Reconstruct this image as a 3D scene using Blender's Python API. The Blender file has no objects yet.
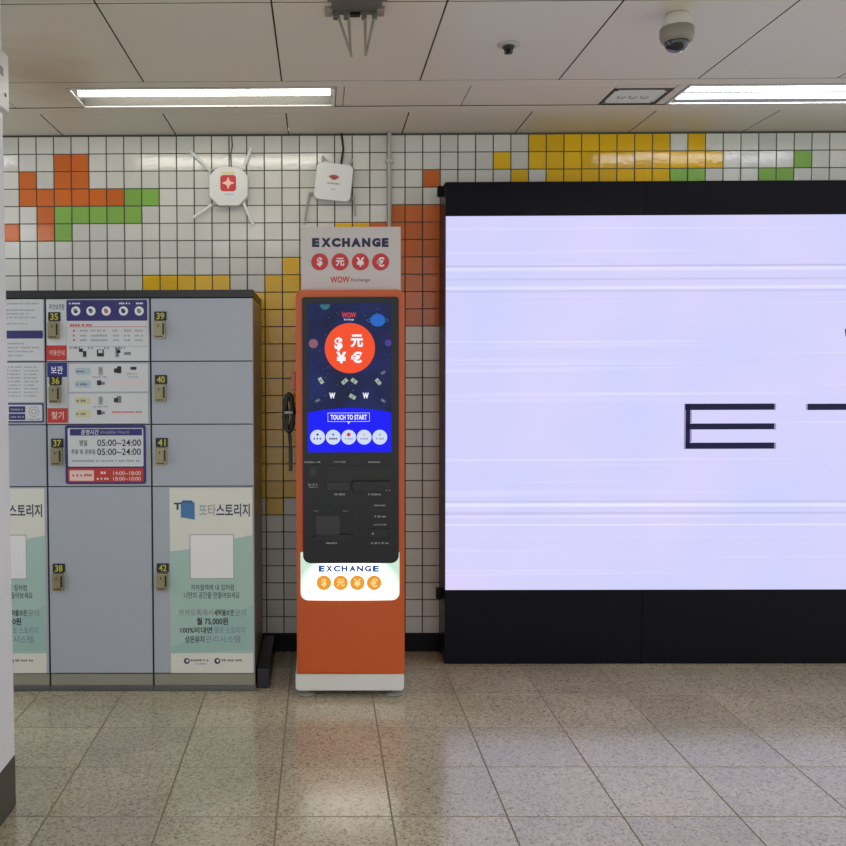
import bpy, bmesh, math, random
from mathutils import Vector, Matrix
random.seed(7)
PI = math.pi
scene = bpy.context.scene
col = scene.collection

# ------------------------------------------------------------------ camera
F_PX, PPX, PPY, CAM_Z = 920.28, 312.68, 403.98, 1.5722
R = Matrix(((0.99996439, 0.00323314, 0.00779575),
            (0.00767467, 0.03590829, -0.99932562),
            (-0.00351089, 0.99934986, 0.0358822)))
cam_d = bpy.data.cameras.new('camera')
cam = bpy.data.objects.new('camera', cam_d)
col.objects.link(cam)
cam_d.sensor_width = 36.0
cam_d.lens = 36.0 * F_PX / 846.0
cam_d.shift_x = (423 - PPX) / 846.0
cam_d.shift_y = (PPY - 423) / 846.0
cam_d.clip_start = 0.02
cam.matrix_world = Matrix.Translation((0, 0, CAM_Z)) @ R.to_4x4()
scene.camera = cam


def ray(px, py):
    return R @ Vector(((px - PPX) / F_PX, -(py - PPY) / F_PX, -1.0))


def at(px, py, Y):
    """measured point of the photo on the upright plane at depth Y -> (x, z)"""
    d = ray(px, py)
    t = Y / d.y
    return t * d.x, CAM_Z + t * d.z


def atz(px, py, z):
    d = ray(px, py)
    t = (z - CAM_Z) / d.z
    return t * d.x, t * d.y


def rect(px0, py0, px1, py1, Y):
    xa, _ = at(px0, (py0 + py1) / 2, Y)
    xb, _ = at(px1, (py0 + py1) / 2, Y)
    _, za = at((px0 + px1) / 2, py1, Y)
    _, zb = at((px0 + px1) / 2, py0, Y)
    return xa, xb, za, zb


# --------------------------------------------------------------- materials
def lin(c):
    out = []
    for v in c[:3]:
        v = v / 255.0
        out.append(v / 12.92 if v <= 0.04045 else ((v + 0.055) / 1.055) ** 2.4)
    return (*out, 1.0)


MATS = {}


def mat(name, rgb, rough=0.5, metal=0.0, spec=0.5, vary=0.05, vscale=6.0, coat=0.0, bump=0.0, bscale=40.0):
    if name in MATS:
        return MATS[name]
    m = bpy.data.materials.new(name)
    m.use_nodes = True
    nt = m.node_tree
    b = nt.nodes['Principled BSDF']
    c = lin(rgb)
    tc = nt.nodes.new('ShaderNodeTexCoord')
    nz = nt.nodes.new('ShaderNodeTexNoise')
    nz.inputs['Scale'].default_value = vscale
    nz.inputs['Detail'].default_value = 4
    nt.links.new(tc.outputs['Object'], nz.inputs['Vector'])
    mx = nt.nodes.new('ShaderNodeMix')
    mx.data_type = 'RGBA'
    mx.inputs['A'].default_value = tuple(v * (1 - vary) for v in c[:3]) + (1,)
    mx.inputs['B'].default_value = tuple(min(1, v * (1 + vary)) for v in c[:3]) + (1,)
    nt.links.new(nz.outputs['Fac'], mx.inputs['Factor'])
    nt.links.new(mx.outputs['Result'], b.inputs['Base Color'])
    b.inputs['Roughness'].default_value = rough
    b.inputs['Metallic'].default_value = metal
    b.inputs['Specular IOR Level'].default_value = spec
    b.inputs['Coat Weight'].default_value = coat
    if bump:
        n2 = nt.nodes.new('ShaderNodeTexNoise')
        n2.inputs['Scale'].default_value = bscale
        nt.links.new(tc.outputs['Object'], n2.inputs['Vector'])
        bp = nt.nodes.new('ShaderNodeBump')
        bp.inputs['Strength'].default_value = bump
        bp.inputs['Distance'].default_value = 0.004
        nt.links.new(n2.outputs['Fac'], bp.inputs['Height'])
        nt.links.new(bp.outputs['Normal'], b.inputs['Normal'])
    MATS[name] = m
    return m


def emat(name, rgb, strength=1.0, gloss=False):
    """a lit thing: lamp, screen or back-lit sign"""
    if name in MATS:
        return MATS[name]
    m = bpy.data.materials.new(name)
    m.use_nodes = True
    b = m.node_tree.nodes['Principled BSDF']
    b.inputs['Base Color'].default_value = (0.004, 0.004, 0.004, 1)
    b.inputs['Roughness'].default_value = 0.15 if gloss else 0.6
    b.inputs['Specular IOR Level'].default_value = 0.16 if gloss else 0.1
    b.inputs['Emission Color'].default_value = lin(rgb)
    b.inputs['Emission Strength'].default_value = strength
    MATS[name] = m
    return m


def tile_mat(name, rgb, rough=0.06):
    if name in MATS:
        return MATS[name]
    m = mat(name, rgb, rough=rough, spec=0.5, vary=0.05, vscale=3.0)
    nt = m.node_tree
    b = nt.nodes['Principled BSDF']
    g = nt.nodes.new('ShaderNodeNewGeometry')
    hsv = nt.nodes.new('ShaderNodeHueSaturation')
    mr = nt.nodes.new('ShaderNodeMapRange')
    mr.inputs['To Min'].default_value = 0.9
    mr.inputs['To Max'].default_value = 1.06
    nt.links.new(g.outputs['Random Per Island'], mr.inputs['Value'])
    nt.links.new(mr.outputs['Result'], hsv.inputs['Value'])
    src = b.inputs['Base Color'].links[0].from_socket
    nt.links.new(src, hsv.inputs['Color'])
    nt.links.new(hsv.outputs['Color'], b.inputs['Base Color'])
    tc = nt.nodes.new('ShaderNodeTexCoord')
    n2 = nt.nodes.new('ShaderNodeTexNoise')
    n2.inputs['Scale'].default_value = 52
    n2.inputs['Detail'].default_value = 3
    nt.links.new(tc.outputs['Object'], n2.inputs['Vector'])
    bp = nt.nodes.new('ShaderNodeBump')
    bp.inputs['Strength'].default_value = 0.6
    bp.inputs['Distance'].default_value = 0.0013
    nt.links.new(n2.outputs['Fac'], bp.inputs['Height'])
    nt.links.new(bp.outputs['Normal'], b.inputs['Normal'])
    return m


# ------------------------------------------------------------ mesh builder
TEXT_CACHE = {}


def text_mesh(s, bold):
    key = (s, bold)
    if key in TEXT_CACHE:
        return TEXT_CACHE[key]
    c = bpy.data.curves.new('lettering_curve', 'FONT')
    c.body = s
    c.offset = bold
    c.resolution_u = 3
    o = bpy.data.objects.new('lettering_curve', c)
    col.objects.link(o)
    dg = bpy.context.evaluated_depsgraph_get()
    dg.update()
    me = bpy.data.meshes.new_from_object(o.evaluated_get(dg))
    vs = [tuple(v.co) for v in me.vertices]
    fs = [tuple(p.vertices) for p in me.polygons]
    bpy.data.objects.remove(o)
    bpy.data.curves.remove(c)
    bpy.data.meshes.remove(me)
    TEXT_CACHE[key] = (vs, fs)
    return vs, fs


class MB:
    def __init__(self):
        self.v, self.f, self.m, self.s, self.mats = [], [], [], [], []

    def add(self, vs, fs, m, smooth=False):
        if m not in self.mats:
            self.mats.append(m)
        k = self.mats.index(m)
        n = len(self.v)
        self.v += [tuple(p) for p in vs]
        for f in fs:
            self.f.append(tuple(i + n for i in f))
            self.m.append(k)
            self.s.append(smooth)
        return self

    def bm(self, b, m, smooth=False):
        b.verts.index_update()
        return self.add([v.co[:] for v in b.verts], [[v.index for v in f.verts] for f in b.faces], m, smooth)

    def box(self, x0, x1, y0, y1, z0, z1, m, bev=0.0, seg=2, mtx=None):
        b = bmesh.new()
        bmesh.ops.create_cube(b, size=1)
        for v in b.verts:
            v.co = Vector((x0 + (v.co.x + .5) * (x1 - x0), y0 + (v.co.y + .5) * (y1 - y0), z0 + (v.co.z + .5) * (z1 - z0)))
        if bev:
            bmesh.ops.bevel(b, geom=b.edges[:], offset=bev, segments=seg, profile=0.5, affect='EDGES')
        if mtx:
            b.transform(mtx)
        self.bm(b, m)
        b.free()
        return self

    def prism(self, pts, y0, y1, m, bev=0.0):
        """outline in XZ (counter-clockwise seen from -Y), front at y0, back at y1"""
        n = len(pts)
        if not bev:
            vs = [(x, y0, z) for x, z in pts] + [(x, y1, z) for x, z in pts]
            fs = [tuple(range(n)), tuple(range(2 * n - 1, n - 1, -1))]
            fs += [(i, i + n, (i + 1) % n + n, (i + 1) % n) for i in range(n)]
            return self.add(vs, fs, m)
        b = bmesh.new()
        fr = [b.verts.new((x, y0, z)) for x, z in pts]
        bk = [b.verts.new((x, y1, z)) for x, z in pts]
        ff = b.faces.new(fr)
        b.faces.new(bk[::-1])
        for i in range(n):
            b.faces.new((fr[i], bk[i], bk[(i + 1) % n], fr[(i + 1) % n]))
        bmesh.ops.bevel(b, geom=list(ff.edges), offset=bev, segments=2, profile=0.5, affect='EDGES')
        self.bm(b, m)
        b.free()
        return self

    def rrect(self, x0, x1, z0, z1, r, y0, y1, m, bev=0.0, seg=6):
        """r: one radius or (bottom-left, bottom-right, top-right, top-left)"""
        rs = r if isinstance(r, tuple) else (r,) * 4
        pts = []
        for (cx, cz, a0, q) in ((x0, z0, PI, rs[0]), (x1, z0, 1.5 * PI, rs[1]), (x1, z1, 0, rs[2]), (x0, z1, .5 * PI, rs[3])):
            if q <= 1e-6:
                pts.append((cx, cz))
                continue
            ox = cx + (q if cx == x0 else -q)
            oz = cz + (q if cz == z0 else -q)
            for i in range(seg + 1):
                a = a0 + .5 * PI * i / seg
                pts.append((ox + q * math.cos(a), oz + q * math.sin(a)))
        return self.prism(pts, y0, y1, m, bev)

    def disc(self, cx, cz, r, y0, y1, m, n=28, rz=None):
        rz = rz or r
        return self.prism([(cx + r * math.cos(2 * PI * i / n), cz + rz * math.sin(2 * PI * i / n)) for i in range(n)], y0, y1, m)

    def tube(self, pts, r, m, n=10, r1=None, closed=False):
        pts = [Vector(p) for p in pts]
        k = len(pts)
        vs, fs = [], []
        prev = None
        for i, p in enumerate(pts):
            if closed:
                d = pts[(i + 1) % k] - pts[i - 1]
            else:
                d = pts[min(i + 1, k - 1)] - pts[max(i - 1, 0)]
            d.normalize()
            if prev is None:
                u = d.orthogonal().normalized()
            else:
                u = (prev - d * prev.dot(d)).normalized()
            prev = u
            w = d.cross(u)
            rr = r if r1 is None else r + (r1 - r) * i / max(1, k - 1)
            for j in range(n):
                a = 2 * PI * j / n
                vs.append(p + (u * math.cos(a) + w * math.sin(a)) * rr)
        for i in range(k if closed else k - 1):
            for j in range(n):
                a, b2 = i * n + j, i * n + (j + 1) % n
                c, d2 = ((i + 1) % k) * n + (j + 1) % n, ((i + 1) % k) * n + j
                fs.append((a, b2, c, d2))
        self.add(vs, fs, m, True)
        if not closed:
            self.add([vs[j] for j in range(n)], [tuple(range(n))[::-1]], m)
            self.add([vs[(k - 1) * n + j] for j in range(n)], [tuple(range(n))], m)
        return self

    def lathe(self, prof, c, m, n=32):
        """profile (radius, z) turned about the upright axis through c"""
        vs, fs = [], []
        for r, z in prof:
            for j in range(n):
                a = 2 * PI * j / n
                vs.append((c[0] + r * math.cos(a), c[1] + r * math.sin(a), c[2] + z))
        for i in range(len(prof) - 1):
            for j in range(n):
                fs.append((i * n + j, i * n + (j + 1) % n, (i + 1) * n + (j + 1) % n, (i + 1) * n + j))
        return self.add(vs, fs, m, True)

    def text(self, s, x0, x1, z0, z1, y, m, bold=0.0, keep=False):
        vs, fs = text_mesh(s, bold)
        if not vs:
            return self
        a0, a1 = min(p[0] for p in vs), max(p[0] for p in vs)
        b0, b1 = min(p[1] for p in vs), max(p[1] for p in vs)
        sx, sz = (x1 - x0) / (a1 - a0), (z1 - z0) / (b1 - b0)
        ox, oz = x0, z0
        if keep:
            k = min(sx, sz)
            ox = (x0 + x1) / 2 - k * (a1 - a0) / 2
            oz = (z0 + z1) / 2 - k * (b1 - b0) / 2
            sx = sz = k
        return self.add([(ox + (p[0] - a0) * sx, y, oz + (p[1] - b0) * sz) for p in vs], fs, m)

    def words(self, x0, x1, z, h, y, m, wmin=2.0, wmax=5.0):
        """a line of print too fine to read: one small dash per syllable block"""
        x = x0
        while x < x1 - h * .5:
            w = h * random.uniform(.65, 1.0)
            e = min(x1, x + w)
            self.box(x, e, y, y + .0002, z - h / 2, z + h * random.uniform(.25, .5), m)
            x = e + h * (.22 if random.random() < .72 else .8)
        return self

    def build(self, name, parent=None, origin=None):
        o0 = Vector(origin) if origin is not None else (parent_loc(parent) if parent else Vector((0, 0, 0)))
        me = bpy.data.meshes.new(name)
        me.from_pydata([tuple(Vector(p) - o0) for p in self.v], [], self.f)
        for m in self.mats:
            me.materials.append(m)
        me.polygons.foreach_set('material_index', self.m)
        me.polygons.foreach_set('use_smooth', self.s)
        me.update()
        o = bpy.data.objects.new(name, me)
        col.objects.link(o)
        if parent:
            o.parent = parent
        else:
            o.location = o0
        return o


def parent_loc(p):
    v = Vector((0, 0, 0))
    while p is not None:
        v += p.location
        p = p.parent
    return v


def thing(name, label, cat, loc, group=None):
    o = bpy.data.objects.new(name, None)
    o.empty_display_size = 0.1
    col.objects.link(o)
    o.location = loc
    tag(o, label, cat, group)
    return o


def tag(o, label, cat, group=None):
    o['label'] = label
    o['category'] = cat
    if group:
        o['group'] = group
    return o


def struct(o):
    o['kind'] = 'structure'
    return o


# ------------------------------------------------------------- dimensions
WALL_Y = 5.1176
CEIL = 2.8776
TW, TH = 0.097, 0.09551
TX0, TZ0 = -1.6602, 2.77367
FX0, FY0, FS = -0.97023, 4.41567, 0.40668
CX0, CW = -0.79139, 0.62392
XMIN, XMAX, YMIN = -3.4, 4.6, -2.4

# -------------------------------------------------------------- the floor
def floor_mat():
    m = mat('terrazzo', (150, 138, 120), rough=0.3)
    nt = m.node_tree
    b = nt.nodes['Principled BSDF']
    tc = nt.nodes.new('ShaderNodeTexCoord')
    g = nt.nodes.new('ShaderNodeNewGeometry')

    def vor(scale):
        v = nt.nodes.new('ShaderNodeTexVoronoi')
        v.inputs['Scale'].default_value = scale
        nt.links.new(tc.outputs['Object'], v.inputs['Vector'])
        bw = nt.nodes.new('ShaderNodeSeparateColor')
        nt.links.new(v.outputs['Color'], bw.inputs['Color'])
        return v, bw
    v1, b1 = vor(125)
    r1 = nt.nodes.new('ShaderNodeValToRGB')
    r1.color_ramp.interpolation = 'CONSTANT'
    e = r1.color_ramp.elements
    e[0].position, e[0].color = 0.0, lin((98, 89, 72))
    e[1].position, e[1].color = 0.1, lin((154, 141, 117))
    for pos, c in ((.24, (188, 176, 150)), (.5, (201, 189, 161)), (.72, (177, 163, 138)), (.86, (202, 193, 176))):
        q = e.new(pos)
        q.color = lin(c)
    nt.links.new(b1.outputs['Red'], r1.inputs['Fac'])
    v2, b2 = vor(240)
    r2 = nt.nodes.new('ShaderNodeValToRGB')
    r2.color_ramp.interpolation = 'CONSTANT'
    e = r2.color_ramp.elements
    e[0].position, e[0].color = 0.0, lin((111, 101, 84))
    e[1].position, e[1].color = 0.12, lin((192, 180, 154))
    q = e.new(.55)
    q.color = lin((181, 169, 144))
    q = e.new(.9)
    q.color = lin((205, 198, 182))
    nt.links.new(b2.outputs['Green'], r2.inputs['Fac'])
    mx = nt.nodes.new('ShaderNodeMix')
    mx.data_type = 'RGBA'
    mx.inputs['Factor'].default_value = 0.45
    nt.links.new(r1.outputs['Color'], mx.inputs['A'])
    nt.links.new(r2.outputs['Color'], mx.inputs['B'])
    # broad wear and a slightly different tone for each slab
    nz = nt.nodes.new('ShaderNodeTexNoise')
    nz.inputs['Scale'].default_value = 2.2
    nz.inputs['Detail'].default_value = 5
    nt.links.new(tc.outputs['Object'], nz.inputs['Vector'])
    ad = nt.nodes.new('ShaderNodeMath')
    ad.operation = 'ADD'
    m1 = nt.nodes.new('ShaderNodeMapRange')
    m1.inputs['From Min'].default_value, m1.inputs['From Max'].default_value = .3, .7
    m1.inputs['To Min'].default_value, m1.inputs['To Max'].default_value = -.1, .1
    nt.links.new(nz.outputs['Fac'], m1.inputs['Value'])
    m2 = nt.nodes.new('ShaderNodeMapRange')
    m2.inputs['To Min'].default_value, m2.inputs['To Max'].default_value = .9, 1.08
    nt.links.new(g.outputs['Random Per Island'], m2.inputs['Value'])
    nt.links.new(m1.outputs['Result'], ad.inputs[0])
    nt.links.new(m2.outputs['Result'], ad.inputs[1])
    hs = nt.nodes.new('ShaderNodeHueSaturation')
    nt.links.new(ad.outputs['Value'], hs.inputs['Value'])
    nt.links.new(mx.outputs['Result'], hs.inputs['Color'])
    nt.links.new(hs.outputs['Color'], b.inputs['Base Color'])
    mr = nt.nodes.new('ShaderNodeMapRange')
    mr.inputs['To Min'].default_value, mr.inputs['To Max'].default_value = FLOOR_R0, FLOOR_R1
    nt.links.new(nz.outputs['Fac'], mr.inputs['Value'])
    nt.links.new(mr.outputs['Result'], b.inputs['Roughness'])
    b.inputs['Specular IOR Level'].default_value = 1.0
    b.inputs['IOR'].default_value = 1.6
    return m


FLOOR_R0, FLOOR_R1 = 0.12, 0.24
terrazzo = floor_mat()
grout_f = mat('floor_joint', (134, 120, 100), rough=0.8)
fl = MB()
fl.box(XMIN, XMAX, YMIN, WALL_Y + .05, -.08, -.0010, grout_f)
k0, k1 = int((XMIN - FX0) / FS) - 1, int((XMAX - FX0) / FS) + 1
for k in range(k0, k1 + 1):
    for r in range(-2, 18):
        x0, x1 = max(XMIN, FX0 + k * FS + .0018), min(XMAX, FX0 + (k + 1) * FS - .0018)
        y1, y0 = min(WALL_Y + .04, FY0 - r * FS - .0023), max(YMIN, FY0 - (r + 1) * FS + .0023)
        if x1 - x0 < .02 or y1 - y0 < .02:
            continue
        b_ = .0015
        ta, tb = random.uniform(-.0006, .0006), random.uniform(-.0006, .0006)
        top = []
        for (x, y) in ((x0 + b_, y0 + b_), (x1 - b_, y0 + b_), (x1 - b_, y1 - b_), (x0 + b_, y1 - b_)):
            top.append((x, y, ta * (x - x0 - FS / 2) + tb * (y - y0 - FS / 2)))
        low = [(x0, y0, -.004), (x1, y0, -.004), (x1, y1, -.004), (x0, y1, -.004)]
        fl.add(top + low, [(0, 1, 2, 3), (4, 5, 1, 0), (5, 6, 2, 1), (6, 7, 3, 2), (7, 4, 0, 3)], terrazzo)
struct(fl.build('floor'))

# ---------------------------------------------------------- the tiled wall
white_t = tile_mat('white_glazed_tile', (214, 214, 208))
orange_t = tile_mat('orange_glazed_tile', (210, 106, 40))
yellow_t = tile_mat('yellow_glazed_tile', (236, 188, 4))
green_t = tile_mat('green_glazed_tile', (134, 184, 84))
grout = mat('wall_grout', (78, 76, 70), rough=0.9)
PAT = {}


def paint(mm, c0, c1, r0, r1):
    for c in range(c0, c1 + 1):
        for r in range(r0, r1 + 1):
            PAT[(c, r)] = mm


paint(orange_t, 2, 3, 0, 2); paint(orange_t, 0, 0, 1, 2); paint(orange_t, 1, 1, 2, 4)
paint(orange_t, 4, 5, 2, 2); paint(orange_t, -1, -1, 4, 4)
paint(green_t, 6, 7, 2, 2); paint(green_t, 2, 6, 3, 3); paint(green_t, 2, 2, 4, 4)
paint(yellow_t, 7, 11, 7, 9); paint(yellow_t, 15, 15, 6, 19); paint(yellow_t, 14, 14, 7, 20); paint(yellow_t, 13, 13, 8, 19)
paint(yellow_t, 16, 17, 7, 18)
paint(yellow_t, 18, 19, 4, 9); paint(orange_t, 20, 20, 4, 9); paint(orange_t, 21, 21, 3, 9)
paint(orange_t, 22, 23, 3, 9); paint(orange_t, 23, 23, 1, 1); paint(orange_t, 24, 26, 3, 8)
paint(yellow_t, 27, 27, 0, 0); paint(yellow_t, 28, 28, 1, 1)
paint(yellow_t, 29, 36, -1, 0); paint(yellow_t, 30, 36, 1, 2)
paint(yellow_t, 37, 39, 0, 0); paint(yellow_t, 38, 38, -1, -1)
paint(green_t, 37, 38, 1, 1); paint(green_t, 42, 43, 1, 1); paint(green_t, 44, 44, 0, 0)
wl = MB()
wl.box(XMIN, XMAX, WALL_Y + .0035, WALL_Y + .06, 0, CEIL + .02, grout)
c0, c1 = int((XMIN - TX0) / TW) - 1, int((XMAX - TX0) / TW)
for c in range(c0, c1 + 1):
    for r in range(-1, 29):
        x0, x1 = max(XMIN, TX0 + c * TW + .0021), min(XMAX, TX0 + (c + 1) * TW - .0021)
        z1, z0 = min(CEIL - .001, TZ0 - r * TH - .0015), max(.01, TZ0 - (r + 1) * TH + .0015)
        if x1 - x0 < .02 or z1 - z0 < .02:
            continue
        mm = PAT.get((c, r), white_t)
        b_ = .0016
        ta, tb = random.gauss(0, .0035), random.gauss(0, .0035)
        cx, cz = (x0 + x1) / 2, (z0 + z1) / 2
        top = [(x, WALL_Y + ta * (x - cx) + tb * (z - cz), z) for x, z in ((x0 + b_, z0 + b_), (x1 - b_, z0 + b_), (x1 - b_, z1 - b_), (x0 + b_, z1 - b_))]
        low = [(x, WALL_Y + .006, z) for x, z in ((x0, z0), (x1, z0), (x1, z1), (x0, z1))]
        wl.add(top + low, [(0, 1, 2, 3), (4, 5, 1, 0), (5, 6, 2, 1), (6, 7, 3, 2), (7, 4, 0, 3)], mm)
struct(wl.build('wall_back'))

kick_black = mat('black_baseboard', (15, 16, 19), rough=0.3, spec=.12)
bb = MB()
bb.box(XMIN, XMAX, WALL_Y - .014, WALL_Y - .001, 0.001, .1, kick_black, .003)
struct(bb.build('baseboard_back'))

# ------------------------------------------------------------- the ceiling
def ceil_mat():
    m = mat('ceiling_panel_enamel', (208, 200, 186), rough=0.42, vary=.03, vscale=1.5)
    nt = m.node_tree
    b = nt.nodes['Principled BSDF']
    tc = nt.nodes.new('ShaderNodeTexCoord')
    # rusty water stain near the end of the left lamp
    mp = nt.nodes.new('ShaderNodeMapping')
    mp.inputs['Location'].default_value = (1.22, -4.05, -CEIL)
    nt.links.new(tc.outputs['Object'], mp.inputs['Vector'])
    sc_ = nt.nodes.new('ShaderNodeVectorMath')
    sc_.operation = 'MULTIPLY'
    sc_.inputs[1].default_value = (2.6, 1.5, 1)
    nt.links.new(mp.outputs['Vector'], sc_.inputs[0])
    ln = nt.nodes.new('ShaderNodeVectorMath')
    ln.operation = 'LENGTH'
    nt.links.new(sc_.outputs['Vector'], ln.inputs[0])
    nz = nt.nodes.new('ShaderNodeTexNoise')
    nz.inputs['Scale'].default_value = 4
    nz.inputs['Detail'].default_value = 5
    nt.links.new(tc.outputs['Object'], nz.inputs['Vector'])
    ad = nt.nodes.new('ShaderNodeMath')
    ad.operation = 'MULTIPLY_ADD'
    ad.inputs[1].default_value = 0.9
    nt.links.new(nz.outputs['Fac'], ad.inputs[0])
    nt.links.new(ln.outputs['Value'], ad.inputs[2])
    mr = nt.nodes.new('ShaderNodeMapRange')
    mr.interpolation_type = 'SMOOTHSTEP'
    mr.inputs['From Min'].default_value, mr.inputs['From Max'].default_value = 1.35, .45
    mr.inputs['To Max'].default_value = .55
    nt.links.new(ad.outputs['Value'], mr.inputs['Value'])
    mx = nt.nodes.new('ShaderNodeMix')
    mx.data_type = 'RGBA'
    mx.inputs['B'].default_value = lin((158, 128, 96))
    nt.links.new(mr.outputs['Result'], mx.inputs['Factor'])
    nt.links.new(b.inputs['Base Color'].links[0].from_socket, mx.inputs['A'])
    nt.links.new(mx.outputs['Result'], b.inputs['Base Color'])
    return m


cm = ceil_mat()
gap_m = mat('ceiling_joint', (60, 56, 50), rough=0.9)
ce = MB()
ce.box(XMIN, XMAX, YMIN, WALL_Y + .05, CEIL + .08, CEIL + .12, gap_m)


def cpanel(x0, x1, y0, y1, g=.003, dz=0.0):
    x0, x1, y0, y1 = max(x0, XMIN), min(x1, XMAX), max(y0, YMIN), min(y1, WALL_Y + .04)
    if x1 - x0 < .03 or y1 - y0 < .02:
        return
    gy = g * 1.6
    b_ = .0015
    xa, xb, ya, yb = x0 + g, x1 - g, y0 + gy, y1 - gy
    lo = [(xa + b_, ya + b_, CEIL + dz), (xb - b_, ya + b_, CEIL + dz), (xb - b_, yb - b_, CEIL + dz), (xa + b_, yb - b_, CEIL + dz)]
    mid = [(x, y, CEIL + dz + .002) for x, y in ((xa, ya), (xb, ya), (xb, yb), (xa, yb))]
    up = [(x, y, CEIL + .079) for x, y, z in mid]
    side = lambda o: [(o + i, o + (i + 1) % 4, o + 4 + (i + 1) % 4, o + 4 + i) for i in range(4)]
    ce.add(lo + mid, [(3, 2, 1, 0)] + [tuple(reversed(f)) for f in side(0)][:0] + side(0), cm)
    ce.add(mid + up, side(0), gap_m)


def crow(y0, y1):
    k0, k1 = int((XMIN - CX0) / CW) - 1, int((XMAX - CX0) / CW) + 1
    for k in range(k0, k1 + 1):
        cpanel(CX0 + k * CW, CX0 + (k + 1) * CW, y0, y1)


LY0, LY1 = 4.285, 4.588            # the openings the lamps sit in
SLOTS = [(-3.1, -1.86), (-1.165, .08), (1.374, 1.652), (1.700, 2.95)]


def cstrip(y0, y1, slots):
    cpanel(XMIN, XMAX, y0, y0 + (LY0 - 4.2004), .003)
    x = XMIN
    for a, b2 in slots:
        cuts = [c for c in (-1.5, .118, .70) if x + .03 < c < a - .03]
        prev = x
        for c in cuts + [a]:
            cpanel(prev, c, y0 + (LY0 - 4.2004) - .004, y1, .0015)
            prev = c
        x = b2
    cpanel(x, XMAX, y0 + (LY0 - 4.2004) - .004, y1, .0015)


S0, S1 = 4.2004, 4.592
cpanel(XMIN, XMAX, S1, 4.706, .005, -.003)
crow(4.706, WALL_Y + .035)
cstrip(S0, S1, SLOTS)
crow(3.3127, S0)
crow(2.4257, 3.3127)
crow(1.5387, 2.4257)
OFF = 1.5387 - S1
SLOTS_R = [(-3.1, -1.86), (-1.165, .08), (1.700, 2.95)]
cstrip(S0 + OFF, S1 + OFF, SLOTS_R)
for k in range(3):
    crow(1.147 - .887 * (k + 1), 1.147 - .887 * k)
crow(YMIN, 1.147 - .887 * 3)
struct(ce.build('ceiling'))

# --------------------------------------------------------------- the lamps
LAMP = 15.0
LAMP_NEAR = 38.0
lamp_white = mat('lamp_tray_grey', (62, 62, 66), rough=0.35)
warm_tube = emat('warm_lit_tube', (255, 249, 236), LAMP)
cool_tube = emat('cool_lit_tube', (246, 248, 255), LAMP)
near_tube = emat('near_lit_tube', (250, 252, 255), LAMP_NEAR)
tray_light = mat('lamp_tray_white', (118, 116, 112), rough=0.4)
lip_w = mat('lamp_lip_enamel', (214, 212, 206), rough=0.4)
socket_m = mat('lamp_socket_plastic', (215, 213, 205), rough=0.4)
ymid = (LY0 + LY1) / 2


def lamp(x0, x1, dy, tubes, r, tm, label, group, tray=None):
    tray = tray or lamp_white
    root = thing('fluorescent_light', label, 'ceiling light', ((x0 + x1) / 2, ymid + dy, CEIL), group)
    t = MB()
    a0, a1 = LY0 + dy + .004, LY1 + dy - .004
    zt = CEIL + .068
    xa, xb = x0 + .004, x1 - .004
    o = [(xa, a0, CEIL), (xb, a0, CEIL), (xb, a1, CEIL), (xa, a1, CEIL)]
    i = [(xa + .02, a0 + .03, zt), (xb - .02, a0 + .03, zt), (xb - .02, a1 - .03, zt), (xa + .02, a1 - .03, zt)]
    u = [(x, y, z + .004) for x, y, z in i]
    t.add(o + i, [(4, 5, 6, 7)[::-1], (0, 4, 5, 1)[::-1], (1, 5, 6, 2)[::-1], (2, 6, 7, 3)[::-1], (3, 7, 4, 0)[::-1]], tray)
    t.add(o + u, [(4, 5, 6, 7), (0, 1, 5, 4), (1, 2, 6, 5), (2, 3, 7, 6), (3, 0, 4, 7)], tray)
    # a thin lip around the opening
    for (p, q, s, w) in ((xa - .0, xb, a0 - .002, a0 + .012), (xa, xb, a1 - .012, a1 + .002)):
        t.box(p, q, s, w, CEIL - .004, CEIL + .001, lip_w)
    for (p, q) in ((xa - .002, xa + .01), (xb - .01, xb + .002)):
        t.box(p, q, a0, a1, CEIL - .004, CEIL + .001, lip_w)
    t.build('tray', root)
    for ty in tubes:
        y = ty + dy
        z = CEIL + .02
        MB().tube([(xa + .024, y, z), (xb - .024, y, z)], r, tm, 14).build('tube', root)
        for e, s in ((xa + .014, 1), (xb - .014, -1)):
            k = MB()
            k.box(e - .011, e + .011, y - .02, y + .02, z - r * .75, CEIL + .066, socket_m, .003)
            k.tube([(e, y, z), (e + s * .02, y, z)], r * .9, socket_m, 12)
            k.build('socket', root)
    return root


lamp(-1.165, .08, 0, [4.405], .021, warm_tube, 'single tube fluorescent ceiling light above the lockers', None, tray_light)
lamp(1.700, 2.95, 0, [4.412, 4.530], .0118, cool_tube, 'twin tube fluorescent ceiling light above the big bright screen', None)
for s in SLOTS_R:
    lamp(s[0], s[1], OFF, [4.412, 4.530], .0135, near_tube, 'twin tube fluorescent ceiling light nearer the viewer, outside the picture', 'ceiling lights of the nearer row')
lamp(-3.1, -1.86, 0, [4.412, 4.530], .0135, cool_tube, 'twin tube fluorescent ceiling light beyond the column, outside the picture on the left', None)

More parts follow.
